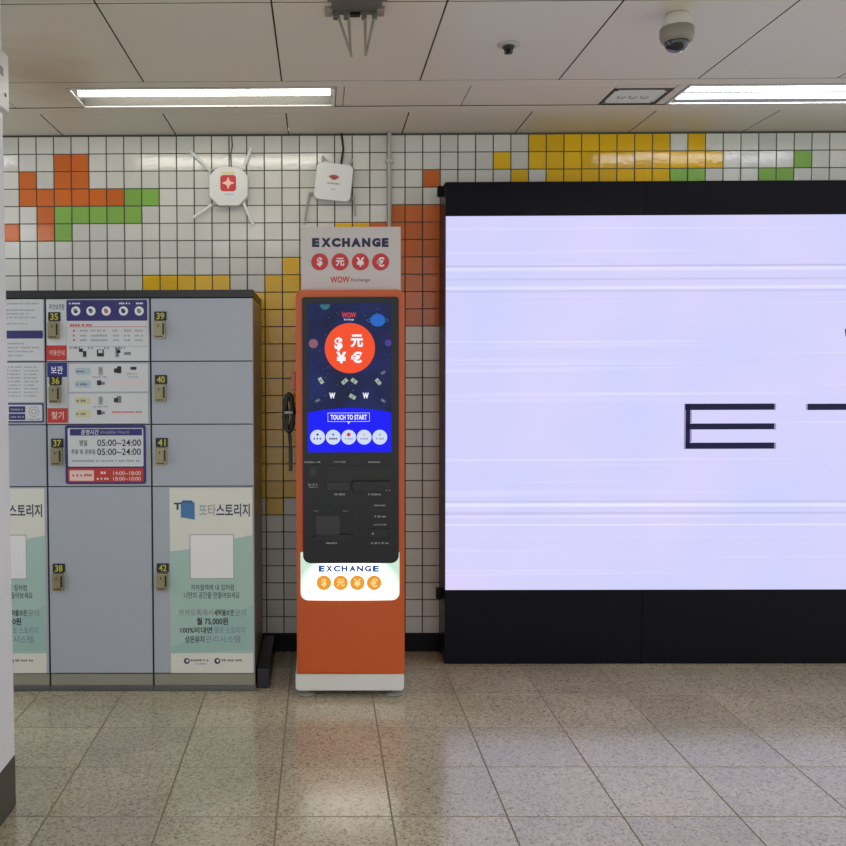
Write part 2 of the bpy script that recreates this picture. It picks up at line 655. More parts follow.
# white inset plate between the two lamps
pl = thing('ceiling_plate', 'white inset ceiling plate with grey marks, left of the twin tube light', 'ceiling plate', (1.512, 4.44, CEIL))
pw = mat('plate_white', (214, 220, 214), rough=0.4)
pk = mat('plate_dark_edge', (62, 58, 54), rough=0.6)
q = MB()
q.box(1.378, 1.648, LY0 + .06, LY1 - .002, CEIL + .004, CEIL + .014, pw, .002)
q.build('plate', pl)
q = MB()
for a in ((1.375, 1.386, LY0 + .052, LY1), (1.640, 1.650, LY0 + .052, LY1), (1.375, 1.650, LY0 + .048, LY0 + .063)):
    q.box(a[0], a[1], a[2], a[3], CEIL - .003, CEIL + .012, pk)
q.box(1.375, 1.650, LY0 + .001, LY0 + .048, CEIL + .001, CEIL + .012, cm)
q.build('frame', pl)
gm = mat('plate_grey_mark', (146, 150, 150), rough=0.5)
for cx in (1.452, 1.507, 1.562):
    q = MB()
    pts = [(cx + .017 * math.cos(a * PI / 7), 4.475 + .028 * math.sin(a * PI / 7), CEIL + .003) for a in range(9)]
    q.tube(pts, .003, gm, 6)
    q.build('handle_mark', pl)
for (x, y) in ((1.398, 4.375), (1.628, 4.375), (1.398, 4.565), (1.628, 4.565)):
    MB().lathe([(.0, -.001), (.007, 0), (.007, .006)], (x, y, CEIL + .002), pk, 12).build('screw', pl)

# ----------------------------------------------------------- dome camera
x, y = atz(677, 14, CEIL)
dc = thing('dome_camera', 'white ceiling dome camera with dark glass bubble above the big screen', 'security camera', (x, y, CEIL))
wp = mat('camera_white_plastic', (206, 202, 192), rough=0.45)
gp = mat('camera_grey_band', (134, 128, 116), rough=0.45)
bkd = mat('camera_black_bubble', (14, 14, 20), rough=0.08, coat=.5)
MB().lathe([(.0, .0), (.036, -.0), (.041, -.008), (.051, -.03), (.057, -.05)], (x, y, CEIL), wp).build('mount', dc)
MB().lathe([(.057, -.05), (.0605, -.054), (.060, -.083), (.054, -.1), (.042, -.103)], (x, y, CEIL), gp).build('collar', dc)
MB().lathe([(.044, -.1)] + [(.044 * math.cos(a * PI / 16), -.103 - .037 * math.sin(a * PI / 16)) for a in range(0, 9)], (x, y, CEIL), bkd).build('bubble', dc)

# -------------------------------------------------------------- sprinkler
x, y = atz(508.5, 44.5, CEIL)
sp = thing('sprinkler_head', 'small dark sprinkler head on a pale ring in the ceiling', 'sprinkler', (x, y, CEIL))
dk = mat('sprinkler_dark_metal', (52, 44, 48), rough=0.4, metal=.6)
MB().lathe([(.0, 0), (.046, 0), (.045, -.004), (.03, -.009), (.02, -.006)], (x, y, CEIL), mat('sprinkler_ring', (170, 166, 160), rough=.4)).build('ring', sp)
MB().lathe([(.022, -.002), (.024, -.014), (.012, -.024), (.006, -.03), (.0, -.03)], (x, y, CEIL), dk).build('body', sp)
q = MB()
q.lathe([(0, -.036), (.017, -.035), (.016, -.033), (0, -.033)], (x, y, CEIL), dk)
for s in (-1, 1):
    q.tube([(x + s * .016, y, CEIL - .015), (x + s * .014, y, CEIL - .03), (x, y, CEIL - .035)], .0025, dk, 6)
q.build('deflector', sp)

# ----------------------------------------------------- bare sign hanger
hb = thing('sign_bracket', 'dark metal bracket with hanging rods, bare on the ceiling at the top edge', 'bracket', (.135, 3.36, CEIL))
dm = mat('bracket_dark_steel', (104, 104, 96), rough=.5, metal=.5)
lm_ = mat('bracket_grey_steel', (150, 142, 132), rough=.45, metal=.3)
q = MB()
q.box(.045, .225, 3.16, 3.40, CEIL - .012, CEIL - .001, dm, .003)
q.box(.03, .24, 3.20, 3.24, CEIL - .026, CEIL - .002, dm, .002)
for xx in (.062, .1, .165, .203):
    q.box(xx - .009, xx + .009, 3.365, 3.4, CEIL - .03, CEIL - .01, dm, .002)
q.box(.115, .15, 3.37, 3.4, CEIL - .02, CEIL - .01, kick_black, .001)
q.build('mounting_plate', hb)
YR = 3.385
for xx in (.037, .2235):
    q = MB()
    q.box(xx - .014, xx + .014, 3.345, 3.412, CEIL - .014, CEIL - .001, lm_, .002)
    q.build('foot_plate', hb)
for (a, b2) in (((338, 6), (351.5, 57)), ((348.5, 6), (351, 56)), ((365, 6), (365.6, 56)), ((374.6, 6), (366, 55))):
    xa, za = at(a[0], a[1], YR)
    xb, zb = at(b2[0], b2[1], YR)
    MB().tube([(xa, YR, CEIL - .02), (xb, YR, zb)], .006, lm_, 8, r1=.004).build('rod', hb)

# ------------------------------------------------------------ the column
XC, YC = -1.108, 3.277
cl = thing('column', 'smooth white clad column with dark kickboard at the left edge', 'column', (XC - .45, YC - .4, 0))
cw = mat('column_white_cladding', (232, 232, 238), rough=.4)
ck = mat('column_kickboard', (72, 68, 60), rough=.45)
zk = at(14.8, 755, YC)[1]
q = MB()
q.box(XC - .9, XC, YC - .8, YC, zk, CEIL - .002, cw, .004)
q.v = [(x - (.010 * (z - zk) / 2.7 if x > XC - .4 else 0), y, z) for x, y, z in q.v]
q.build('shaft', cl)
q = MB()
q.box(XC - .9, XC + .001, YC - .8, YC + .001, .002, zk - .001, ck, .003)
q.build('kickboard', cl)
bx = thing('wall_box', 'small white box with grey stripe and screw high on the left column', 'box', (XC + .014, 3.1, 2.6))
xr, zt = at(8.0, 56, 3.25)
_, zb = at(8.6, 113, 3.25)
q = MB()
q.box(XC - .008, XC + .022, 2.85, 3.255, zb, zt, mat('box_white', (214, 212, 212), rough=.4), .004)
q.build('case', bx)
q = MB()
zs0, zs1 = at(4, 77, 3.2)[1], at(4, 68.5, 3.2)[1]
q.box(XC + .021, XC + .0235, 2.9, 3.195, zs0, zs1, mat('box_grey_stripe', (120, 118, 126), rough=.4))
q.build('stripe', bx)
q = MB()
xs, zs = at(6, 95, 3.215)
q.add(*[(lambda vs, fs: (vs, fs))([(XC + .0225 + (.003 if k else 0), 3.215 + .007 * math.cos(a * PI / 6), zs + .007 * math.sin(a * PI / 6)) for k in (0, 1) for a in range(12)],
      [tuple(range(12, 24))] + [(i, (i + 1) % 12, (i + 1) % 12 + 12, i + 12) for i in range(12)])][0], mat('box_screw', (110, 104, 92), rough=.4, metal=.6))
q.build('screw', bx)

# ------------------------------------------------------------ the lockers
LY = 4.475
LBK = 5.095
door_m = mat('locker_grey_blue', (174, 180, 193), rough=.38, vary=.02, vscale=2)
side_m = mat('locker_side_steel', (140, 134, 122), rough=.32, metal=.35, vary=.08)
top_m = mat('locker_black_top', (34, 36, 40), rough=.4)
pli_m = mat('locker_plinth', (150, 146, 134), rough=.4)
gapm = mat('locker_gap', (58, 62, 72), rough=.6)
foot_m = mat('locker_base_strip', (104, 106, 108), rough=.35, metal=.4)
plate_m = mat('number_plate_black', (34, 36, 34), rough=.4)
num_m = mat('number_yellow', (196, 190, 74), rough=.5)
lock_m = mat('lock_brass_grey', (156, 148, 116), rough=.32, metal=.4)
lock_d = mat('lock_black', (34, 32, 34), rough=.4)
red_m = mat('sticker_red', (196, 58, 52), rough=.45)
navy_m = mat('sticker_navy', (50, 46, 118), rough=.4)
blue_m = mat('sticker_blue', (36, 52, 140), rough=.4)
sheet_m = mat('sticker_white', (214, 216, 222), rough=.4)
sheet2_m = mat('sticker_pale', (196, 202, 204), rough=.4)
ink = mat('print_black', (44, 46, 56), rough=.5)
ink_g = mat('print_grey', (128, 130, 140), rough=.5)
ink_lg = mat('print_light_grey', (166, 168, 174), rough=.5)
ink_r = mat('print_red', (206, 96, 92), rough=.5)
ink_y = mat('print_pale_yellow', (214, 210, 160), rough=.5)
ink_bl = mat('print_pale_blue', (176, 200, 214), rough=.5)
pink_m = mat('sticker_pink', (238, 208, 204), rough=.45)
white_p = mat('print_white', (238, 238, 242), rough=.5)

Y_ST = LY - .0006        # a sticker's face
ZT = at(150, 298, LY)[1]
ROWS = [at(150, v, LY)[1] for v in (298, 361.4, 424.4, 486.4, 673.4)]
Z_TOP = at(150, 290, LY)[1]
X_L = at(47.5, 486, LY)[0]
X_M = at(151.8, 486, LY)[0]
X_R = at(254.2, 486, LY)[0]
X_LL = X_L - (X_M - X_L)


def sticker(mb, px0, py0, px1, py1, m, lift=0.0, r=0.0):
    xa, xb, za, zb = rect(px0, py0, px1, py1, LY)
    mb.rrect(xa, xb, za, zb, r, Y_ST - lift - .0006, LY + .0005, m)
    return xa, xb, za, zb


def lock(door, px0, py0, num):
    """lock body and number plate whose top left corner shows at this point"""
    xa, z1 = at(px0, py0, LY)
    s = LY / F_PX
    p = MB()
    p.rrect(xa, xa + 12.2 * s, z1 - 9 * s, z1, .004, LY - .006, LY, plate_m, .001)
    p.text(num, xa + 2.2 * s, xa + 10 * s, z1 - 7.9 * s, z1 - 1.2 * s, LY - .0064, num_m, .02)
    p.build('number_plate', door)
    k = MB()
    zt = z1 - 9.6 * s
    k.rrect(xa + .2 * s, xa + 11.4 * s, zt - 17.3 * s, zt, .006, LY - .024, LY, lock_m, .003)
    k.rrect(xa + 8.6 * s, xa + 10.4 * s, zt - 13.5 * s, zt - 2 * s, .002, LY - .0255, LY - .02, lock_d)
    k.box(xa + 1.5 * s, xa + 9 * s, LY - .0252, LY - .02, zt - 15.8 * s, zt - 14.8 * s, lock_d)
    k.build('lock', door)
    kk = MB()
    kk.disc(xa + 4.6 * s, zt - 4.6 * s, .008, LY - .029, LY - .02, lock_m, 16)
    kk.box(xa + 4.2 * s, xa + 5.0 * s, LY - .0296, LY - .028, zt - 6 * s, zt - 3.2 * s, lock_d)
    kk.build('keyhole', door)


def locker_unit(x0, x1, label, right_side):
    root = thing('locker_unit', label, 'locker', ((x0 + x1) / 2, LY + .3, 0), 'luggage lockers along the tiled wall')
    c = MB()
    c.box(x0 + .004, x1 - .005, LY + .018, LBK, .075, Z_TOP - .045, gapm)
    c.box(x0 + .001, x0 + .005, LY + .006, LBK, .02, Z_TOP - .04, gapm)
    c.box(x1 - .006, x1 - .001, LY + .004, LBK, .02, Z_TOP - .04, side_m if right_side else gapm, .001)
    c.build('carcass', root)
    t = MB()
    t.box(x0, x1, LY - .003, LBK, ROWS[0] + .002, Z_TOP, top_m, .002)
    t.build('top_band', root)
    p = MB()
    zb = at(150, 685.6, LY)[1]
    p.box(x0 + .005, x1 - .005, LY + .004, LY + .03, zb, ROWS[4] - .004, pli_m, .001)
    p.box(x0 + .006, x1 - .004, LY + .03, LBK, zb, ROWS[4] - .004, gapm)
    p.build('plinth', root)
    b = MB()
    b.box(x0 + .001, x1 + (.004 if right_side else -.001), LY - .006, LY + .06, .001, zb, foot_m, .003)
    b.box(x0 + .003, x1 - .002, LY + .03, LBK, .001, zb - .001, foot_m)
    b.build('base_strip', root)
    doors = []
    for r in range(4):
        d = MB()
        d.box(x0 + .0045, x1 - (.0035 if right_side else .0045), LY, LY + .018, ROWS[r + 1] + .0025, ROWS[r] - .0025, door_m, .0015)
        doors.append(d.build('door', root))
    return root, doors


teal = mat('poster_teal', (172, 201, 196), rough=.4)
teal2 = mat('poster_teal_deep', (160, 194, 190), rough=.4)
cream = mat('poster_white', (226, 226, 218), rough=.4)
cube_b = mat('poster_logo_blue', (70, 124, 180), rough=.4)
cube_d = mat('poster_logo_blue_dark', (50, 96, 150), rough=.4)
navy_t = mat('poster_navy', (44, 52, 92), rough=.4)


def poster(door, dx):
    """tall storage poster; the QR square is left blank"""
    p = MB()
    xa, xb, za, zb = rect(170.3, 488, 253, 673, LY)
    s = (xb - xa) / 83.0
    X = lambda v: xa + dx + (v - 170.3) * s
    Z = lambda v: zb - (v - 488) * (zb - za) / 185.0
    y0 = Y_ST - .0006
    p.box(X(170.3), X(253), y0, LY + .0005, za, zb, cream)
    p.prism([(X(170.4), Z(653)), (X(252.9), Z(653)), (X(252.9), Z(535)), (X(236), Z(538)), (X(205), Z(545)), (X(188), Z(549)), (X(170.4), Z(551))], y0 - .0003, y0 + .0003, teal)
    p.prism([(X(170.4), Z(653)), (X(252.9), Z(650)), (X(252.9), Z(605)), (X(220), Z(620)), (X(190), Z(640)), (X(170.4), Z(646))], y0 - .0005, y0, teal2)
    yt = y0 - .0008
    # logo: a blue box with a T
    p.prism([(X(181.5), Z(517)), (X(195.4), Z(519.4)), (X(195.4), Z(503)), (X(181.5), Z(502))], yt, y0, cube_b)
    p.prism([(X(181.5), Z(502)), (X(195.4), Z(503)), (X(192), Z(500.2)), (X(184), Z(500.2))], yt, y0, cube_d)
    p.text('T', X(174.5), X(182), Z(509.5), Z(502.5), yt, navy_t, .04)
    p.text('또타', X(200), X(216.5), Z(516), Z(504), yt, ink_lg, .012)
    p.text('스토리지', X(217), X(250.5), Z(516.5), Z(503.5), yt, navy_t, .018)
    # white square with a thin frame
    p.box(X(190), X(234.5), yt + .0001, y0, Z(578.5), Z(534), ink_lg)
    p.box(X(190.8), X(233.7), yt, y0, Z(577.7), Z(534.8), white_p)
    p.text('지하철역에 내 짐처럼', X(191), X(234), Z(590), Z(584), yt, ink, .006)
    p.text('나만의 공간을 만들어보세요', X(184), X(240), Z(598), Z(591.5), yt, ink, .006)
    p.text('카카오톡에서', X(178.5), X(213), Z(615.5), Z(609), yt, ink_g, .004)
    p.text('세탁물보관', X(214), X(234), Z(615.5), Z(609), yt, ink, .02)
    p.text('문의', X(235), X(246), Z(615.5), Z(609), yt, ink_g, .004)
    p.text('월 75,000원', X(196.5), X(228), Z(625), Z(617), yt, ink, .025)
    p.text('100%비대면', X(180), X(212), Z(633), Z(626.5), yt, ink, .02)
    p.text('셀프 스토리지', X(214), X(245), Z(633), Z(626.5), yt, ink_g, .004)
    p.text('상온유지', X(184.5), X(204), Z(642.5), Z(635.5), yt, ink, .02)
    p.text('관리시스템', X(205), X(240), Z(642.5), Z(635.5), yt, ink_g, .004)
    for cx, a in ((186.3, 190), (217, 221.5)):
        p.disc(X(cx), Z(660.8), 3.0 * s, yt, y0, navy_t, 20)
        p.disc(X(cx + .4), Z(660.6), 1.4 * s, yt - .0001, y0, cream, 14)
        p.words(X(a), X(a + 20), Z(660), .0105, yt, ink_g)
        if a < 200:
            p.words(X(a + 4), X(a + 16), Z(663.6), .007, yt, ink_lg)
    p.build('poster', door)


# --- middle unit: numbers 35 to 38
ROOT2, D = locker_unit(X_L, X_M, 'middle grey locker column covered in notices, numbers 35 to 38', False)
yt = Y_ST - .0010


def S(mb, s_, px0, py0, px1, py1, m, bold=0.0, y=None):
    xa, xb, za, zb = rect(px0, py0, px1, py1, LY)
    mb.text(s_, xa, xb, za, zb, (y or yt), m, bold)


def W(mb, px0, px1, py, hpx, m, y=None):
    xa, _ = at(px0, py, LY)
    xb, z = at(px1, py, LY)
    mb.words(xa, xb, z, hpx * LY / F_PX, (y or yt), m)


def icon_disc(mb, cx, cy, r, m, kind):
    x, z = at(cx, cy, LY)
    s = LY / F_PX
    mb.disc(x, z, r * s, yt, LY, m, 22)
    mb.disc(x, z - .4 * s, r * .45 * s, yt - .0002, LY, (navy_m, ink_g, ink_r)[kind % 3], 10)
    mb.box(x - r * .5 * s, x + r * .2 * s, yt - .0003, LY, z, z + r * .5 * s, (ink_g, navy_m)[kind % 2])


# door 35
q = MB()
sticker(q, 46.9, 300, 66.2, 361, sheet_m)
S(q, '무인보관함', 49, 304, 64.5, 309.5, ink, .01)
q.build('sticker', D[0])
q = MB()
sticker(q, 46.4, 345.4, 66.9, 360.4, red_m, .0006)
S(q, '이용안내', 49.5, 350, 64.5, 355.6, pink_m, .008, yt - .0006)
q.build('tag', D[0])
q = MB()
sticker(q, 66.6, 300, 148.2, 360.8, sheet_m)
sticker(q, 66.6, 300, 147.4, 320.8, navy_m, .0003, .006)
for i, cx in enumerate((75.8, 91, 106.3, 123.5, 139.2)):
    icon_disc(q, cx, 311, 4.6, white_p, i)
W(q, 69, 80, 303.3, 1.8, white_p); W(q, 119, 130, 303.3, 1.8, white_p); W(q, 136, 143, 303.3, 1.8, white_p)
W(q, 70, 92, 325, 2.4, ink_r)
for yy in (326.8, 346.4):
    xa, xb, za, zb = rect(69, yy - .25, 147, yy + .25, LY)
    q.box(xa, xb, yt, LY, za, zb, ink_r if yy < 340 else ink_lg)
for yy in (330.5, 335.5, 340):
    W(q, 73, 76, yy, 2.3, ink_r)
    for a, b2 in ((80, 88), (91, 107), (113, 119), (124, 131), (135, 143)):
        W(q, a, b2, yy, 2.2, ink_lg)
for a, b2 in ((70, 80), (88, 93), (104, 110), (115, 125)):
    W(q, a, b2, 347.8, 2, ink_g)
for (a, b2, c, d, mm) in ((79, 348.5, 83, 352, ink), (83, 351, 86.5, 357, ink), (97, 349.5, 104, 356.5, ink), (98.5, 350, 102.5, 353, sheet_m), (115.5, 348, 119, 357, ink_g), (117, 350, 120.5, 353, ink), (124, 352, 131, 355, ink_g)):
    xa, xb, za, zb = rect(a, b2, c, d, LY)
    q.box(xa, xb, yt - (.0002 if mm is sheet_m else 0), LY, za, zb, mm)
q.build('notice', D[0])
lock(D[0], 48.4, 312.2, '35')
# door 36
q = MB()
sticker(q, 46.9, 362.4, 68, 423.4, sheet2_m)
q.build('sticker', D[1])
q = MB()
sticker(q, 47.2, 362.6, 67.2, 377, blue_m, .0006)
S(q, '보관', 51, 366, 63, 373.8, white_p, .015, yt - .0006)
q.build('tag', D[1])
q = MB()
sticker(q, 47.6, 408.2, 68, 422.8, red_m, .0006)
S(q, '찾기', 51.5, 411.5, 63.8, 419.4, pink_m, .015, yt - .0006)
q.build('tag', D[1])
for (y0_, y1_, hl, lines) in ((363.8, 391.6, ink_bl, 1), (393.4, 423.2, ink_y, 0)):
    q = MB()
    sticker(q, 69, y0_, 148, y1_, sheet_m)
    for k in (0, 1):
        yy = y0_ + 7.4 + 13 * k
        xa, xb, za, zb = rect(75, yy - 3.6, 91, yy + 3.6, LY)
        q.rrect(xa, xb, za, zb, .012, yt + .0003, LY, hl)
        W(q, 76.5, 87, yy, 2.4, ink_g)
    for (a, b2, c, d, mm) in ((98.5, 3, 103, 11.5, ink_lg), (99.6, 4, 101.8, 9, lock_m), (114, 4.5, 118, 9, ink), (117, 2.5, 121.4, 9.5, ink_g if not lines else ink), (97, 16.5, 101.5, 21.5, ink), (101.5, 18, 105, 21, ink_g)):
        xa, xb, za, zb = rect(a, y0_ + b2, c, y0_ + d, LY)
        q.rrect(xa, xb, za, zb, .004, yt + (-.0002 if mm is lock_m else 0), LY, mm)
    W(q, 93, 108, y0_ + 13.2, 1.6, ink_lg)
    if lines:
        xa, xb, za, zb = rect(130.5, y0_ + 3, 136.5, y0_ + 6, LY)
        q.box(xa, xb, yt, LY, za, zb, ink)
        W(q, 127, 138, y0_ + 10, 1.8, ink_lg)
        W(q, 128, 139, y0_ + 13, 1.6, ink_lg)
    W(q, 112, 142, y0_ + 18.5, 1.7, ink_r if not lines else pink_m)
    W(q, 112, 145, y0_ + 21.6, 1.7, pink_m)
    q.build('notice', D[1])
lock(D[1], 49.6, 376.2, '36')
# door 37
q = MB()
sticker(q, 65.6, 425.2, 146, 483.8, navy_m, .004, .012)
yb = yt - .0048
for (a, b2, c, d, mm, r) in ((68.2, 428, 143.6, 466.4, sheet_m, .006), (68.2, 468, 143.6, 482, red_m, .006), (70, 470.2, 94.2, 480.6, pink_m, .004)):
    xa, xb, za, zb = rect(a, b2, c, d, LY)
    q.rrect(xa, xb, za, zb, r, yb + (.0004 if mm is not pink_m else .0002), LY, mm)
xa, xb, za, zb = rect(70.2, 428.8, 142.2, 435.4, LY)
q.box(xa, xb, yb + .0001, LY, za, zb, navy_m)
S(q, '운영시간', 81.5, 429.6, 99, 434.6, white_p, .012, yb - .0001)
S(q, '(Available Hours)', 100.5, 430.2, 129.5, 434.6, ink_lg, 0, yb - .0001)
S(q, '평일', 79.5, 440, 87.5, 445.6, ink, .012, yb - .0001)
S(q, '주말 및 공휴일', 71.6, 449.2, 95.4, 454.2, ink, .01, yb - .0001)
S(q, '05:00~24:00', 97.5, 439.3, 141.2, 446, ink, .012, yb - .0001)
S(q, '05:00~24:00', 97.5, 448.3, 141.2, 455, ink, .012, yb - .0001)
W(q, 72, 141, 460.6, 2.2, ink_lg, yb - .0001)
W(q, 72.5, 92, 475, 2.6, ink_r, yb - .0001)
W(q, 101, 106, 472.6, 2.6, pink_m, yb - .0001); W(q, 97, 111, 478.4, 2.4, pink_m, yb - .0001)
S(q, '14:00~18:00', 113.5, 471, 141, 475, pink_m, .01, yb - .0001)
S(q, '18:00~10:00', 113.5, 476.6, 141, 480.4, pink_m, .01, yb - .0001)
q.build('hours_sign', D[2])
lock(D[2], 51.4, 438.6, '37')
lock(D[3], 53, 563.6, '38')

# --- right unit: 39 to 42
ROOT3, D = locker_unit(X_M, X_R, 'right hand grey locker column, plain upper doors, numbers 39 to 42', True)
for r, (a, b2, n) in enumerate(((154.4, 311.6, '39'), (155, 375, '40'), (155.8, 438, '41'), (156.8, 563.2, '42'))):
    lock(D[r], a, b2, n)
poster(D[3], 0.0)

# --- left unit, mostly behind the column
ROOT1, D = locker_unit(X_LL, X_L, 'left grey locker column partly hidden behind the white column', False)
q = MB()
sticker(q, -30, 299.5, 43.5, 360.4, sheet_m)
sticker(q, -28, 330.6, 43, 338.6, navy_m, .0004, .008)
for yy in (303.5, 310, 313.6, 317.4, 323.6):
    W(q, -20, random.uniform(24, 40), yy, 1.7, ink_lg)
for yy in (343.5, 347.5, 351.4, 355.4):
    W(q, 8, random.uniform(22, 40), yy, 1.7, ink_lg)
q.build('notice', D[0])
q = MB()
sticker(q, -30, 362.8, 43.6, 402, sheet_m)
for k in range(9):
    W(q, -20, 21, 367 + k * 3.6, 1.6, ink_lg); W(q, 24, random.uniform(34, 41), 367 + k * 3.6, 1.6, ink_lg)
q.build('notice', D[1])
q = MB()
sticker(q, -20, 403.2, 43.9, 422.6, navy_m, .0006, .006)
xa, xb, za, zb = rect(-18, 404.8, 42.4, 421, LY)
q.rrect(xa, xb, za, zb, .004, yt - .0003, LY, sheet_m)
for yy in (406.2, 413.6):
    xa, xb, za, zb = rect(9, yy, 25.4, yy + 6.4, LY)
    q.rrect(xa, xb, za, zb, .003, yt - .0005, LY, navy_m)
    W(q, 11, 24, yy + 3.2, 1.8, ink_lg, yt - .0008)
xx, zz = at(34, 411.6, LY)
for rr, mm in ((.026, ink_lg), (.022, sheet_m), (.014, ink_lg), (.009, sheet_m)):
    q.disc(xx, zz, rr, yt - .0004 - .0001 / rr * .01, LY, mm, 24)
W(q, 27, 41, 419, 1.7, ink_lg, yt - .0008)
q.build('notice', D[1])
poster(D[3], X_L - X_R - .006)

# dark skirting beside the lockers
sk = MB()
sk.box(X_R + .006, X_R + .066, 4.51, 5.09, .0015, .098, mat('navy_skirting', (30, 32, 44), rough=.4), .004)
tag(sk.build('skirting_block', origin=(X_R + .03, 4.82, 0)), 'low dark skirting block on the floor between the lockers and the orange machine', 'skirting')

# ------------------------------------------------------- exchange kiosk
KY = 4.385
KB = 4.96
orange = mat('kiosk_orange_paint', (206, 88, 32), rough=.36, vary=.02, vscale=2)
kdark = mat('kiosk_black_glass', (27, 28, 33), rough=.3, spec=.35)
kdark2 = mat('kiosk_black_recess', (14, 14, 16), rough=.4)
kgrey = mat('kiosk_recess_grey', (44, 45, 48), rough=.4)
kwhite = mat('kiosk_white_plinth', (226, 224, 222), rough=.4)
klabel = mat('kiosk_label_grey', (150, 150, 152), rough=.5)
KX0, KX1 = at(296.4, 500, KY)[0], at(404.6, 500, KY)[0]
KZ0, KZ1 = at(350, 673.5, KY)[1], at(350, 289.8, KY)[1]
kio = thing('exchange_kiosk', 'tall orange currency exchange machine with lit screen and sign on top', 'kiosk', ((KX0 + KX1) / 2, (KY + KB) / 2, 0))
q = MB()
q.rrect(KX0, KX1, KZ0, KZ1, (.004, .004, .035, .035), KY, KB, orange, .008)
q.build('cabinet', kio)
# white plinth and feet
q = MB()
xa, xb, za, zb = rect(295.6, 674, 404, 690, KY)
q.rrect(xa, xb, za, zb, (.014, .014, .003, .003), KY - .006, KB, kwhite, .004)
plinth = q.build('plinth', kio)
for fx in (xa + .05, xb - .05):
    for fy in (KY + .036, KB - .06):
        q = MB()
        q.lathe([(0, 0.001), (.04, .001), (.042, .006), (.04, .012), (.026, .015), (.016, .017), (.016, za + .004), (0, za + .004)], (fx, fy, 0), mat('foot_grey_rubber', (138, 134, 128), rough=.5), 20)
        q.build('foot', kio)
# dark front panel with rounded lower corners
Y1 = KY - .006
q = MB()
xa, xb, za, zb = rect(302.6, 297, 398.6, 562.8, KY)
PX0, PX1 = xa, xb
q.rrect(xa, xb, za, zb, (.035, .035, .012, .012), Y1 - .004, KY + .004, kdark, .003)
panel = q.build('front_panel', kio)
# lit lower panel behind it


def lit_mat():
    m = emat('lit_panel_white', (246, 250, 240), 2.6)
    nt = m.node_tree
    b = nt.nodes['Principled BSDF']
    tc = nt.nodes.new('ShaderNodeTexCoord')
    mp = nt.nodes.new('ShaderNodeMapping')
    mp.inputs['Location'].default_value = (-.5, 0, -.22)
    mp.inputs['Scale'].default_value = (1, 0, 1)
    nt.links.new(tc.outputs['Generated'], mp.inputs['Vector'])
    sc_ = nt.nodes.new('ShaderNodeVectorMath')
    sc_.operation = 'MULTIPLY'
    sc_.inputs[1].default_value = (1.5, 0, 1.0)
    nt.links.new(mp.outputs['Vector'], sc_.inputs[0])
    ln = nt.nodes.new('ShaderNodeVectorMath')
    ln.operation = 'LENGTH'
    nt.links.new(sc_.outputs['Vector'], ln.inputs[0])
    r = nt.nodes.new('ShaderNodeValToRGB')
    e = r.color_ramp.elements
    e[0].position, e[0].color = .36, (1.0, 1.0, .95, 1)
    e[1].position, e[1].color = .8, (.23, .32, .26, 1)
    nt.links.new(ln.outputs['Value'], r.inputs['Fac'])
    nt.links.new(r.outputs['Color'], b.inputs['Emission Color'])
    return m


lit = lit_mat()
q = MB()
xa, xb, za, zb = rect(300.6, 552, 399.4, 600, KY)
q.rrect(xa, xb, za, zb, (.035, .035, .004, .004), KY - .004, KY + .004, lit, .002)
lp = q.build('light_panel', kio)
blue_l = emat('lit_letter_blue', (44, 84, 170), .9)
or_l = emat('lit_coin_orange', (244, 160, 52), .95)
wh_l = emat('lit_coin_pale', (255, 226, 150), 1.0)


def KS(mb, s_, px0, py0, px1, py1, m, bold, y, keep=False):
    xa, xb, za, zb = rect(px0, py0, px1, py1, KY)
    mb.text(s_, xa, xb, za, zb, y, m, bold, keep)


q = MB()
for ch_, a, b2 in zip('EXCHANGE', (318.6, 326, 333.6, 341.3, 349.2, 356.8, 364.6, 372.6), (324.8, 332.6, 340.2, 347.5, 356, 363.2, 371.2, 378.8)):
    KS(q, ch_, a, 565.4, b2, 571.6, blue_l, .06, KY - .0046)
q.build('lettering', lp)
for ch_, cx in zip('$元¥€', (323.9, 340.6, 357.3, 374)):
    q = MB()
    x, z = at(cx, 582.6, KY)
    q.disc(x, z, 7.5 * KY / F_PX, KY - .0052, KY - .003, or_l, 30)
    KS(q, ch_, cx - 4, 578.4, cx + 4, 586.8, wh_l, .03, KY - .0056, True)
    q.build('currency_emblem', lp)

# topper sign standing on the cabinet
TY = KY + .05
q = MB()
xa, xb, za, zb = rect(301.4, 227, 400.6, 289.6, TY)
sgn = mat('sign_white_acrylic', (206, 198, 198), rough=.3, vary=.01)
q.rrect(xa, xb, KZ1 - .004, zb, .003, TY, TY + .07, sgn, .002)
q.rrect(xa - .001, xb + .001, KZ1 - .004, zb + .001, .003, TY + .004, TY + .066, mat('sign_edge', (188, 180, 178), rough=.3))
sg = q.build('topper_sign', kio)


def TS(mb, s_, px0, py0, px1, py1, m, bold, y, keep=False):
    a, b2, c, d = rect(px0, py0, px1, py1, TY)
    mb.text(s_, a, b2, c, d, y, m, bold, keep)


